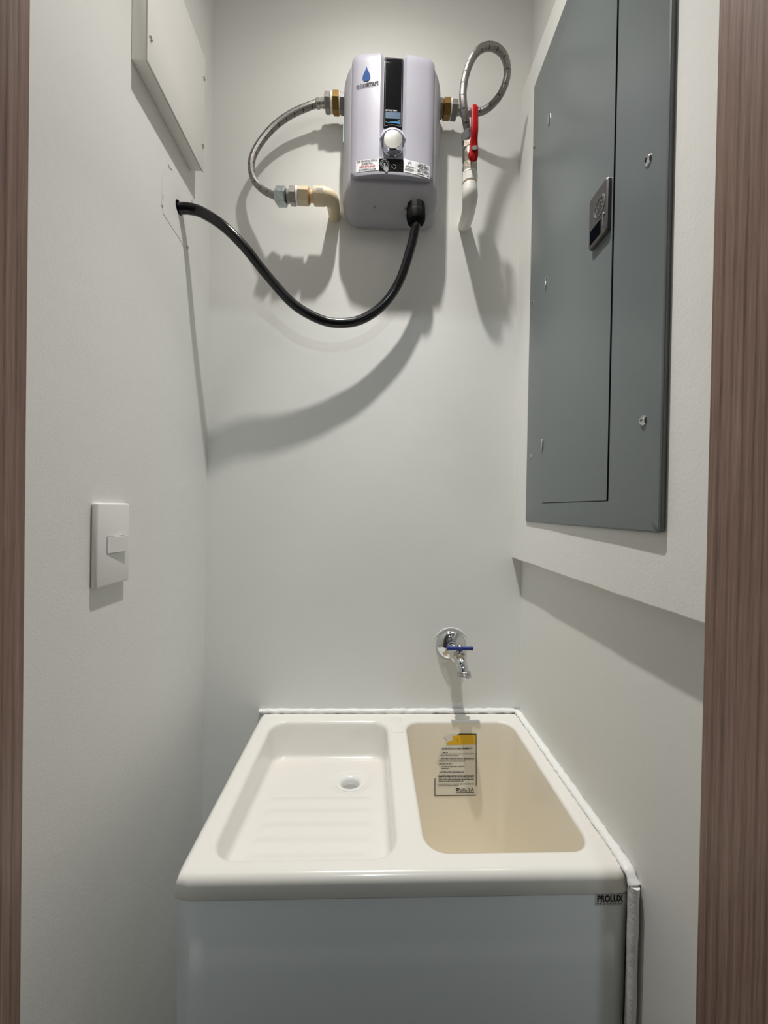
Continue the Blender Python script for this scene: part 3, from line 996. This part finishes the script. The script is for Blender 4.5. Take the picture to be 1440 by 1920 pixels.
# housing: lofted outlines from the wall outwards
def outline(hw, z0, z1, rb, rt, nseg=8):
    out = []
    for cx, cz, r, a0 in ((hw - rt, z1 - rt, rt, 0), (-hw + rt, z1 - rt, rt, 90), (-hw + rb, z0 + rb, rb, 180), (hw - rb, z0 + rb, rb, 270)):
        for k in range(nseg + 1):
            a = math.radians(a0 + 90 * k / nseg)
            out.append((cx + r * math.cos(a), cz + r * math.sin(a)))
    return out
bm = nb()
levels = [(0.0, 0.0955, 0.628, 0.902, 0.024, 0.02), (0.004, 0.0985, 0.6245, 0.905, 0.028, 0.022), (0.012, 0.1010, 0.6215, 0.908, 0.032, 0.026), (0.030, 0.1025, 0.6190, 0.911, 0.035, 0.030),
          (0.046, 0.1018, 0.6185, 0.912, 0.036, 0.030), (0.054, 0.0995, 0.6200, 0.913, 0.035, 0.028), (0.062, 0.0955, 0.6275, 0.913, 0.033, 0.024), (0.070, 0.0905, 0.6400, 0.913, 0.030, 0.022),
          (0.0755, 0.0860, 0.6520, 0.912, 0.026, 0.020), (0.078, 0.0820, 0.6600, 0.910, 0.022, 0.018)]
lo = []
for p, hw, z0, z1, rb, rt in levels:
    lo.append([bm.verts.new(HP(u, p, z)) for u, z in outline(hw, z0, z1, rb, rt)])
for a, b in zip(lo, lo[1:]):
    n = len(a)
    for i in range(n):
        bm.faces.new((a[i], a[(i + 1) % n], b[(i + 1) % n], b[i]))
bm.faces.new(lo[0])
bm.faces.new(lo[-1])
housing = obj('housing', bm, 'housing', heater, angle=45)

# front cover
CH_LOW = 0.7035               # the centre channel runs out below this height
def front_p(u, z):
    a = abs(u)
    pts = [(0.0, 0.0935), (0.026, 0.0930), (0.050, 0.0910), (0.071, 0.0875), (0.0760, 0.0855), (0.0825, 0.0810), (0.0845, 0.0770), (0.0850, 0.0700)]
    p = pts[-1][1]
    for (a0, p0), (a1, p1) in zip(pts, pts[1:]):
        if a <= a1:
            p = p0 + (p1 - p0) * (a - a0) / (a1 - a0)
            break
    if z > CH_LOW - 0.004 and a < 0.0262:
        k = min(1, (z - (CH_LOW - 0.004)) / 0.004)
        dep = 0.0075 if a <= 0.0196 else 0.0075 * (0.0262 - a) / 0.0066
        p -= dep * k
    if z > 0.895:
        p -= 0.006 * ((z - 0.895) / 0.02) ** 2
    return p
us = [0, 0.0098, 0.0196, 0.0204, 0.0230, 0.0254, 0.0262, 0.0270, 0.038, 0.050, 0.060, 0.0705, 0.0715, 0.0740, 0.0760, 0.0790, 0.0825, 0.0838, 0.0846, 0.0850]
us = [-u for u in us[:0:-1]] + us
def zbot(u):
    a = abs(u)
    r = 0.0180
    k = max(0, a - (0.085 - r))
    return 0.6655 + 0.0025 * math.cos(u / 0.085 * PI / 2) + (r - math.sqrt(max(0, r * r - k * k)))
def ztop(u):
    a = abs(u)
    r = 0.020
    k = max(0, a - (0.085 - r))
    base = 0.9150 - (0.0022 if a < 0.0196 else (0.0022 * max(0, (0.0262 - a)) / 0.0066))
    return base - 0.35 * (r - math.sqrt(max(0, r * r - k * k)))
zrows = [0.0, 0.012, 0.03] + [0.07 + 0.86 * k / 26 for k in range(27)] + [0.95, 0.965, 0.98, 0.99, 1.0]
bm = nb()
cols = []
for u in us:
    z0, z1 = zbot(u), ztop(u)
    col = [bm.verts.new(HP(u, 0.060, z0 + 0.006)), bm.verts.new(HP(u, front_p(u, z0) - 0.0026, z0))]
    zs = [z0 + 0.0008 + (z1 - z0 - 0.0008) * t for t in zrows]
    zs += [CH_LOW - 0.004, CH_LOW]
    for z in sorted(zs):
        edge = max(0, (z0 + 0.003 - z) / 0.003)
        col.append(bm.verts.new(HP(u, front_p(u, z) - 0.0012 * edge ** 2, z)))
    col.append(bm.verts.new(HP(u, front_p(u, z1) - 0.006, z1 + 0.0008)))
    col.append(bm.verts.new(HP(u, 0.060, z1 + 0.0008)))
    cols.append(col)
for a, b in zip(cols, cols[1:]):
    for i in range(len(a) - 1):
        bm.faces.new((a[i], a[i + 1], b[i + 1], b[i]))
for c_ in (cols[0], cols[-1]):   # side returns
    s = [bm.verts.new(HP(-0.0850 if c_ is cols[0] else 0.0850, 0.060, v.co.z - H)) for v in c_[1:-1]]
    for i in range(len(s) - 1):
        bm.faces.new((c_[i + 1], c_[i + 2], s[i + 1], s[i]))
cover = obj('front_cover', bm, 'heater', heater, angle=38)

def on_cover(h):
    return lambda u, z: HP(u, front_p(u, z) + h, z)
C4, C6, C8 = on_cover(0.0004), on_cover(0.0008), on_cover(0.0011)
# display
du = 0.0003
disp_p = 0.0935 - 0.0075
def DS(h):
    return lambda u, z: HP(u, disp_p + h - (0.0055 * max(0, (z - 0.895) / 0.02) ** 2), z)
bm = nb()
poly = rrect(-0.0192, 0.0192, 0.7660, 0.9105, 0.0028, 4)
zz = sorted({0.7660, 0.78, 0.80, 0.85, 0.89, 0.896, 0.900, 0.904, 0.907, 0.9105})
for a, b in zip(zz, zz[1:]):
    put_quad(bm, -0.0192 + (0.001 if b > 0.909 else 0), 0.0192 - (0.001 if b > 0.909 else 0), a, b, DS(0.0006))
disp = obj('display_panel', bm, 'screen', heater, smooth=False, label='tall black display strip')
bm = nb()
D1 = DS(0.0009)
for a, b in zip(zz, zz[1:]):
    for s in (-1, 1):
        put_quad(bm, s * 0.0166 - 0.0003, s * 0.0166 + 0.0003, max(a, 0.770), min(b, 0.9075), D1) if b > 0.770 else None
put_quad(bm, -0.0166, 0.0166, 0.9070, 0.9076, D1)
ring_flat(bm, 0, 0.7288, 0.0440, 0.0447, D1, 68, 112, 14)
obj('display_outline', bm, 'grey_print', disp, smooth=False)
bm = put_text(nb(), 'SETTING TEMP.', 0.0042, D1, -0.0035, 0.8015, bold=0.0001, width=0.0235)
obj('display_lettering', bm, 'white_print', disp, smooth=False)
bm = put_text(nb(), 'MIN', 0.0022, D1, -0.0135, 0.7790)
obj('scale_mark', bm, 'white_print', disp, smooth=False)
bm = put_text(nb(), 'MAX', 0.0022, D1, 0.0125, 0.7825)
obj('scale_mark', bm, 'white_print', disp, smooth=False)
obj('display_window', put_quad(nb(), -0.0152, 0.0152, 0.7855, 0.7985, D1), 'lcd', disp, smooth=False, label='blue-grey readout window')
bm = nb()
n = 18
pr_ = []
for i in range(n + 1):
    t = i / n
    u = -0.0140 + 0.0285 * t
    zc = 0.7745 + 0.0045 * math.sin(PI * (0.15 + 0.55 * t))
    th = 0.0003 + 0.0030 * t
    pr_.append((bm.verts.new(D1(u, zc - th)), bm.verts.new(D1(u, zc + th * 0.5))))
for a, b in zip(pr_, pr_[1:]):
    bm.faces.new((a[0], b[0], b[1], a[1]))
obj('temperature_arc', bm, 'cyan_print', disp, smooth=False)
# knob and its collar
kc = (0.0004, 0.7290)
bm = nb()
n = 30
rings = []
for i in range(n + 1):
    a = math.radians(8 + 164 * i / n)
    k_ = math.sin(math.radians(180 * i / n)) ** 0.6
    c_, s_ = math.cos(a), math.sin(a)
    ro_ = 0.0272
    ri_ = ro_ - 0.0016 - 0.0066 * k_
    rings.append([bm.verts.new(HP(kc[0] + r * c_, p, kc[1] + 0.0062 + r * s_)) for r, p in ((ro_, 0.0845), (ro_, 0.0920), (ro_ - 0.0006, 0.0932), ((ro_ + ri_) / 2, 0.0936 + 0.0024 * k_), (ri_ + 0.0003, 0.0938 + 0.0040 * k_), (ri_, 0.0845))])
for a, b in zip(rings, rings[1:]):
    for i in range(5):
        bm.faces.new((a[i], a[i + 1], b[i + 1], b[i]))
bm.faces.new(rings[0])
bm.faces.new(rings[-1])
obj('knob_collar', bm, 'heater', cover)
bm = lathe(nb(), HP(kc[0], 0.0850, kc[1]), (0, -1, 0), [(0, 0.0202), (0.003, 0.0206), (0.0040, 0.0196), (0.0055, 0.0194), (0.0120, 0.0190), (0.0165, 0.0188), (0.0182, 0.0182)], 56)
knob = obj('control_knob', bm, 'chrome', heater, label='round chrome knob')
bm = lathe(nb(), HP(kc[0], 0.1030, kc[1]), (0, -1, 0), [(0, 0.0184), (0.0006, 0.0178), (0.0011, 0.0120), (0.0013, 0.0050)], 56)
obj('knob_face', bm, 'knob_face', knob)
# stickers on the lower front
def on_flat(h):
    return lambda u, z: HP(u, front_p(u, 0.70 - 0.001) + h if z > CH_LOW - 0.004 else front_p(u, z) + h, z)
def label_sheet(name, pts4, mt, h, nu=8):
    """four-cornered label that follows the curved front"""
    (u0, zb0, zt0), (u1, zb1, zt1) = pts4
    bm = nb()
    f = on_cover(h)
    c_ = []
    for i in range(nu + 1):
        t = i / nu
        u = u0 + (u1 - u0) * t
        c_.append([bm.verts.new(f(u, (zb0 + (zb1 - zb0) * t) * (1 - w) + (zt0 + (zt1 - zt0) * t) * w)) for w in (0, 0.25, 0.5, 0.75, 1.0)])
    for a, b in zip(c_, c_[1:]):
        for k in range(4):
            bm.faces.new((a[k], b[k], b[k + 1], a[k + 1]))
    return bm
lab1 = obj('support_label', label_sheet('', ((-0.0725, 0.6735, 0.6965), (-0.0270, 0.6755, 0.6985)), 'label', 0.0005), 'label', cover, smooth=False, label='white support label')
bm = nb()
for s, z, sz, w in (('FOR TECHNICAL SUPPORT', 0.6945, 0.0044, 0.041), ('PLEASE CALL:', 0.6892, 0.0044, 0.023), ('ECOSMARTUS.COM', 0.6778, 0.0044, 0.034)):
    put_text(bm, s, sz, C8, -0.0497, z, bold=0.00012, width=w, slope=0.035)
obj('label_lettering', bm, 'black_print', lab1, smooth=False)
obj('label_number', put_text(nb(), '877-474-6473', 0.0048, C8, -0.0497, 0.6837, bold=0.00015, width=0.031, slope=0.035), 'red_print', lab1, smooth=False)
lab2 = obj('touch_label', label_sheet('', ((-0.0262, 0.6745, 0.6990), (0.0225, 0.6745, 0.6990)), 'screen', 0.0005, 10), 'screen', cover, smooth=False, label='black label with a touch symbol')
bm = nb()
tcx, tcz = -0.0155, 0.6880
ring_flat(bm, tcx, tcz, 0.0080, 0.0088, C8)
ring_flat(bm, tcx, tcz, 0.0052, 0.0061, C8)
ring_flat(bm, tcx, tcz, 0.0001, 0.0020, C8)
# pointing hand: finger and palm
bm.faces.new([bm.verts.new(C8(tcx + u, tcz + v)) for u, v in ((-0.0012, 0.0), (0.0012, 0.0), (0.0016, -0.0055), (0.0075, -0.0065), (0.0082, -0.0125), (0.0040, -0.0170), (-0.0002, -0.0130), (-0.0030, -0.0090), (-0.0012, -0.0095))])
for k in range(3):   # recycling-like three arc mark
    ring_flat(bm, 0.0035, 0.6830, 0.0034, 0.0046, C8, 30 + 120 * k, 115 + 120 * k, 8)
obj('touch_symbol', bm, 'grey_print', lab2, smooth=False)
lab3 = obj('dealer_label', label_sheet('', ((0.0235, 0.6748, 0.7000), (0.0760, 0.6690, 0.6945)), 'label', 0.0005), 'label', cover, smooth=False, label='white dealer label with telephone numbers')
SL = -0.085
bm = nb()
put_text(bm, 'Solution', 0.0048, C8, 0.0355, 0.6858, bold=0.0001, width=0.0170, slope=SL)
put_quad(bm, 0.0475, 0.0478, 0.6760, 0.6940, C8)
put_text(bm, '9995-9037', 0.0064, C8, 0.0625, 0.6885, bold=0.0002, width=0.0235, slope=SL)
put_text(bm, '9271-9279', 0.0064, C8, 0.0625, 0.6790, bold=0.0002, width=0.0235, slope=SL)
for u, z, w in ((0.0345, 0.6808, 0.0185), (0.0345, 0.6785, 0.0185), (0.0615, 0.6932, 0.0150), (0.0620, 0.6840, 0.0170), (0.0630, 0.6735, 0.024)):
    bm.faces.new([bm.verts.new(C8(u + du_, z + dz_ + du_ * SL)) for du_, dz_ in ((-w / 2, -0.0006), (w / 2, -0.0006), (w / 2, 0.0006), (-w / 2, 0.0006))])
obj('label_lettering', bm, 'black_print', lab3, smooth=False)
obj('label_arch', ring_flat(nb(), 0.0350, 0.6918, 0.0020, 0.0034, C8, -20, 200, 14), 'cyan_print', lab3, smooth=False)
# maker's mark: drop and word
bm = nb()
pts = []
for i in range(40):
    t = i / 39
    if t < 0.001 or t > 0.999:
        pts.append((0, 0.0285))
        continue
    a = 2 * PI * t
    yv = 0.0095 - 0.0095 * math.cos(a)
    pts.append(None)
pts = []
for i in range(25):           # round belly then two concave sides up to a point
    a = math.radians(200 - 220 * i / 24) if False else math.radians(160 + 220 * i / 24)
    pts.append((0.0078 * math.cos(a), 0.0078 + 0.0078 * math.sin(a)))
pts += [(0.0058, 0.0150), (0.0036, 0.0195), (0.0016, 0.0240), (0.0004, 0.0283), (0.0, 0.0290), (-0.0004, 0.0283), (-0.0016, 0.0240), (-0.0036, 0.0195), (-0.0058, 0.0150)]
bm.faces.new([bm.verts.new(C6(-0.0545 + u, 0.8530 + v)) for u, v in pts])
obj('drop_mark', bm, 'blue_print', cover, smooth=False, label='blue water drop mark')
bm = put_text(nb(), 'eco', 0.0128, C6, -0.0648, 0.8462, width=0.0195, slope=0.10)
put_text(bm, 'smart', 0.0128, C6, -0.0425, 0.8484, bold=0.00042, width=0.0240, slope=0.10)
put_text(bm, 'TANKLESS WATER HEATING', 0.0030, C6, -0.0530, 0.8418, bold=0.00004, width=0.0410, slope=0.10)
obj('word_mark', bm, 'black_print', cover, smooth=False)
# side label, ports, screws, cable gland
bm = box(nb(), HX - 0.1032, HX - 0.1016, YB - 0.045, YB - 0.022, 0.7740, 0.8190)
obj('side_label', bm, 'label_blue', heater, smooth=False, label='pale blue label on the left side')
FZ, FY = 0.8665, 0.8345
for s in (-1, 1):
    bm = lathe(nb(), W(HX + s * 0.092, FY, FZ), (s, 0, 0), [(0, 0.0215), (0.006, 0.0210), (0.0095, 0.0185), (0.0110, 0.0150)], 32)
    obj('port_boss', bm, 'housing', heater)
for u, z in ((-0.0345, 0.6285), (0.0300, 0.6285)):
    bm = lathe(nb(), HP(u, 0.0592, z), (0, -0.8, -0.55), [(0, 0.0026), (0.0030, 0.0026), (0.0038, 0.0018)], 14)
    obj('housing_screw', bm, 'zinc_dark', heater)
gl0 = W(0.0826, 0.8060, 0.6345)
gd = Vector((0.02, -0.02, -1)).normalized()
bm = lathe(nb(), gl0, gd, [(0, 0.0172), (0.0015, 0.0192), (0.0100, 0.0194), (0.0170, 0.0192), (0.0185, 0.0200), (0.0290, 0.0198), (0.0350, 0.0180), (0.0395, 0.0135), (0.0400, 0.0098)], 12)
gland = obj('cable_gland', bm, 'black_nylon', heater, angle=25, label='black ribbed cable gland')

# ------------------------------------------------------------------ power cable
pts = [(-0.3665, 0.7285, 0.5490), (-0.3500, 0.7345, 0.5540), (-0.3272, 0.7410, 0.5525), (-0.2879, 0.744, 0.5300), (-0.2517, 0.757, 0.4999), (-0.2154, 0.776, 0.4614),
       (-0.1655, 0.793, 0.4141), (-0.1128, 0.806, 0.3910), (-0.0693, 0.814, 0.3885), (-0.0248, 0.819, 0.4013), (0.0199, 0.822, 0.4359), (0.0529, 0.819, 0.4867),
       (0.0738, 0.812, 0.5505), (0.0818, 0.8065, 0.5850), (0.0832, 0.8055, 0.5946)]
bm = tube(nb(), catmull([W(*p) for p in pts], 8), 0.0096, 24)
o = obj('power_cable', bm, 'rubber', None, base=W(*pts[0]))
tag(o, 'thick black power cable sagging from the left wall to the heater', 'cable')

# ------------------------------------------------------------------ pipe fittings and hoses
def axis_lathe(name, x0, x1, r, m, parent, hexa=False, y=FY, z=FZ, ch=0.001, **k):
    d = Vector((1 if x1 > x0 else -1, 0, 0))
    L_ = abs(x1 - x0)
    bm = nb()
    if hexa:
        hexnut(bm, W(x0, y, z), d, L_, r, ch, k.pop('rot', 0.25))
    else:
        lathe(bm, W(x0, y, z), d, [(0, r * 0.9), (ch, r), (L_ - ch, r), (L_, r * 0.9)], 28)
    return obj(name, bm, m, parent, angle=25, **k)
def hose(label, pts, fer, nuts):
    t = thing('flexible_hose', label, 'hose', W(*pts[0]))
    bm = tube(nb(), catmull([W(*p) for p in pts], 10), 0.0072, 20, uv=True)
    obj('braided_tube', bm, 'braid', t)
    for p0, p1 in fer:
        a, b = W(*p0), W(*p1)
        L_ = (b - a).length
        obj('crimp_ferrule', lathe(nb(), a, b - a, [(0, 0.0084), (0.001, 0.0092), (L_ * 0.35, 0.0092), (L_ * 0.42, 0.0082), (L_ * 0.58, 0.0082), (L_ * 0.65, 0.0092), (L_ - 0.001, 0.0092), (L_, 0.008)], 24), 'zinc', t)
    for p0, p1, r, m, rot in nuts:
        a, b = W(*p0), W(*p1)
        obj('swivel_nut', hexnut(nb(), a, b - a, (b - a).length, r, 0.0018, rot), m, t, angle=25)
    return t
hl = [(-0.1060, FY, FZ), (-0.1200, FY, 0.8660), (-0.1353, FY, 0.8622), (-0.1522, FY, 0.8552), (-0.1826, 0.835, 0.8406), (-0.2139, 0.835, 0.8176), (-0.238, 0.834, 0.7906),
      (-0.2572, 0.832, 0.7585), (-0.2664, 0.832, 0.7320), (-0.2650, 0.832, 0.7076), (-0.2552, 0.829, 0.6853), (-0.2368, 0.824, 0.6660), (-0.2156, 0.816, 0.6510), (-0.2000, 0.811, 0.6435), (-0.1860, 0.8088, 0.6432)]
hose('braided steel hose curving from the left heater port down to the cream elbow', hl,
     [((-0.1320, FY, 0.8634), (-0.1130, FY, 0.8664))],
     [((-0.1136, FY, FZ), (-0.1012, FY, FZ), 0.0178, 'zinc', 0.25), ((-0.2072, 0.8125, 0.6448), (-0.1858, 0.8085, 0.6425), 0.0178, 'painted_nut', 0.1)])
hr_ = [(0.1620, FY, 0.8652), (0.1712, FY, 0.8645), (0.1837, 0.833, 0.8618), (0.2025, 0.829, 0.8564), (0.2237, 0.822, 0.8537), (0.2434, 0.812, 0.8601), (0.2589, 0.802, 0.8769), (0.2644, 0.79, 0.8969),
       (0.2572, 0.78, 0.9154), (0.2415, 0.773, 0.9256), (0.2205, 0.768, 0.9258), (0.1992, 0.764, 0.9136), (0.1829, 0.761, 0.8893), (0.1716, 0.76, 0.8563), (0.1674, 0.762, 0.8238),
       (0.1712, 0.767, 0.7978), (0.1778, 0.775, 0.7798), (0.1845, 0.783, 0.7644), (0.1870, 0.785, 0.7540)]
hose('braided steel hose looping up from the right heater port to the red valve', hr_,
     [((0.1712, FY, 0.8645), (0.1850, 0.8328, 0.8616))],
     [((0.1575, FY, 0.8654), (0.1715, FY, 0.8645), 0.0172, 'zinc_dark', 0.25), ((0.1832, 0.7818, 0.7665), (0.1868, 0.7848, 0.7490), 0.0150, 'grey_plastic', 0.2)])
cl = thing('pipe_coupling', 'brass hex coupling on the left port of the heater', 'pipe fitting', W(-0.088, FY, FZ))
axis_lathe('thread_tape', -0.1013, -0.0962, 0.0172, 'tape', cl)
axis_lathe('brass_hex', -0.0965, -0.0828, 0.0198, 'brass', cl, True, label='brass hexagon')
axis_lathe('thread_tape', -0.0832, -0.0805, 0.0178, 'tape', cl)
axis_lathe('nipple_hex', -0.0808, -0.0712, 0.0188, 'zinc', cl, True)
cr_ = thing('pipe_coupling', 'brass hex coupling on the right port of the heater', 'pipe fitting', W(0.147, FY, FZ))
axis_lathe('nipple_hex', 0.1320, 0.1405, 0.0168, 'nickel', cr_, True)
axis_lathe('brass_hex', 0.1408, 0.1560, 0.0182, 'brass', cr_, True, label='brass hexagon')
axis_lathe('thread_tape', 0.1556, 0.1590, 0.0176, 'tape', cr_)

# cream elbow on the left
el = thing('pipe_elbow', 'cream plastic pipe elbow leaving the back wall left of the heater', 'pipe fitting', W(-0.094, YB, 0.647))
EY, EZ = 0.8085, 0.6455
axis_lathe('swivel_tail', -0.1852, -0.1780, 0.0120, 'zinc_dark', el, y=EY, z=0.6430)
axis_lathe('hex_reducer', -0.1790, -0.1665, 0.0172, 'zinc_dark', el, True, y=EY, z=EZ - 0.001)
axis_lathe('thread_tape', -0.1668, -0.1618, 0.0165, 'tape', el, y=EY, z=EZ - 0.0005)
axis_lathe('hex_adapter', -0.1622, -0.1400, 0.0168, 'cream_pipe', el, True, y=EY, z=EZ, rot=0.0)
axis_lathe('cement_ring', -0.1402, -0.1380, 0.0150, 'glue', el, y=EY, z=EZ)
axis_lathe('pipe_stub', -0.1382, -0.1270, 0.0110, 'cream_pipe', el, y=EY, z=EZ)
axis_lathe('cement_ring', -0.1300, -0.1278, 0.0164, 'glue', el, y=EY, z=EZ)
path = [W(-0.1290, EY, EZ + 0.0006)] + [W(-0.1120, EY, EZ + 0.0010)]
for k in range(0, 11):
    a = PI / 2 * k / 10
    path.append(W(-0.1100 + 0.0175 * math.sin(a), EY + 0.0175 * (1 - math.cos(a)), EZ + 0.001 + 0.002 * k / 10))
path += [W(-0.0923, 0.845, 0.6490), W(-0.0920, YB + 0.002, 0.6500)]
def elr(t):
    return 0.0170 if t < 0.16 else (0.0165 if t < 0.75 else 0.0135)
bm = tube(nb(), path, lambda t: 0.0171 if t < 0.22 else 0.0160 - 0.003 * max(0, (t - 0.55) / 0.45), 28)
obj('elbow', bm, 'cream_pipe', el, label='cream elbow')
bm = box(nb(), -0.1225, -0.1090, EY - 0.0172, EY - 0.0150, EZ - 0.0015, EZ + 0.0045, 0.0006)
obj('size_mark', bm, 'chip', el, smooth=False)

# ball valve on the right
VX, VY = 0.1888, 0.785
va = thing('ball_valve', 'nickel ball valve with a red lever below the hose loop', 'valve', W(VX, VY, 0.686))
def vl(name, z0, z1, prof, m, n=28, parent=va, x=VX, **k):
    L_ = abs(z1 - z0)
    bm = lathe(nb(), W(x, VY, z0), (0.004, 0, -1), [(t * L_, r) for t, r in prof], n)
    return obj(name, bm, m, parent, angle=25, **k)
vl('upper_hex', 0.7500, 0.7330, [(0, 0.0125), (0.08, 0.0146), (0.92, 0.0146), (1, 0.0125)], 'nickel', 6, x=VX - 0.0012)
vl('body', 0.7345, 0.7050, [(0, 0.0125), (0.12, 0.0138), (0.3, 0.0152), (0.7, 0.0152), (0.88, 0.0140), (1, 0.0128)], 'nickel')
vl('lower_hex', 0.7055, 0.6850, [(0, 0.0135), (0.08, 0.0158), (0.92, 0.0158), (1, 0.0138)], 'nickel', 6)
bm = lathe(nb(), W(VX + 0.001, VY - 0.012, 0.7130), (0, -1, 0), [(0, 0.0085), (0.006, 0.0085), (0.007, 0.0060), (0.0160, 0.0050)], 20)
obj('stem', bm, 'nickel', va)
# lever: flat bar, jogged, wrapped in red vinyl
def lever_section(c, hw, th, d):
    side = Vector((1, 0, 0))
    nrm = d.cross(side).normalized()
    out = []
    for k in range(16):
        a = 2 * PI * k / 16
        ca, sa = math.cos(a), math.sin(a)
        out.append(c + side * hw * math.copysign(abs(ca) ** 0.6, ca) + nrm * th * math.copysign(abs(sa) ** 0.6, sa))
    return out
bm = nb()
lv = [(0.6925, 0.7620, 0.0042), (0.6935, 0.7620, 0.0068), (0.6975, 0.7620, 0.0086), (0.7040, 0.7620, 0.0094), (0.7130, 0.7618, 0.0092), (0.7210, 0.7612, 0.0084), (0.7300, 0.7590, 0.0072), (0.7380, 0.7560, 0.0068),
      (0.7460, 0.7545, 0.0070), (0.7600, 0.7545, 0.0069), (0.7750, 0.7550, 0.0068), (0.7850, 0.7553, 0.0069), (0.7900, 0.7555, 0.0066), (0.7935, 0.7556, 0.0050), (0.7948, 0.7556, 0.0028)]
rings = []
for i, (z, y, hw) in enumerate(lv):
    a, b = lv[max(0, i - 1)], lv[min(len(lv) - 1, i + 1)]
    d = (W(0, b[1], b[0]) - W(0, a[1], a[0])).normalized()
    rings.append([bm.verts.new(p) for p in lever_section(W(VX + 0.0018 - 0.0010 * (z - 0.69) / 0.1, y, z), hw, 0.0040 if 1 < i < len(lv) - 2 else 0.0022, d)])
for a, b in zip(rings, rings[1:]):
    for k in range(16):
        bm.faces.new((a[k], a[(k + 1) % 16], b[(k + 1) % 16], b[k]))
bm.faces.new(rings[0])
bm.faces.new(rings[-1])
lever = obj('lever', bm, 'red', va, angle=50, label='red lever')
obj('lever_nut', hexnut(nb(), W(VX + 0.0030, 0.7585, 0.7120), (0, -1, 0), 0.0045, 0.0050, 0.0008), 'satin', lever, angle=25)

# white elbow under the valve
er = thing('pipe_elbow', 'white plastic pipe elbow below the ball valve', 'pipe fitting', W(0.199, YB, 0.645))
vl('thread_tape', 0.6868, 0.6820, [(0, 0.0140), (0.2, 0.0152), (0.8, 0.0155), (1, 0.014)], 'tape', parent=er, x=VX + 0.0006)
vl('adapter', 0.6825, 0.6655, [(0, 0.0148), (0.06, 0.0160), (0.5, 0.0157), (0.94, 0.0155), (1, 0.0145)], 'white_pipe', 10, parent=er, x=VX + 0.0008)
vl('cement_ring', 0.6660, 0.6610, [(0, 0.0130), (0.1, 0.0136), (0.9, 0.0136), (1, 0.013)], 'glue', parent=er, x=VX + 0.001)
path = [W(0.1900, VY, 0.6628), W(0.1903, VY, 0.6480)]
ec = W(0.1903, VY + 0.0160, 0.6300)
for k in range(0, 11):
    a = PI / 2 * k / 10
    path.append(W(0.1903 + 0.003 * k / 10, VY + 0.0185 * (1 - math.cos(a)), 0.6480 - 0.0185 * math.sin(a)))
path += [W(0.1960, 0.828, 0.6320), W(0.1990, YB + 0.002, 0.6420)]
bm = tube(nb(), path, lambda t: (0.0158 if t < 0.35 else 0.0158 - 0.0018 * min(1, (t - 0.35) / 0.4)) if t > 0.03 else 0.0150, 28)
obj('elbow', bm, 'white_pipe', er, label='white elbow')
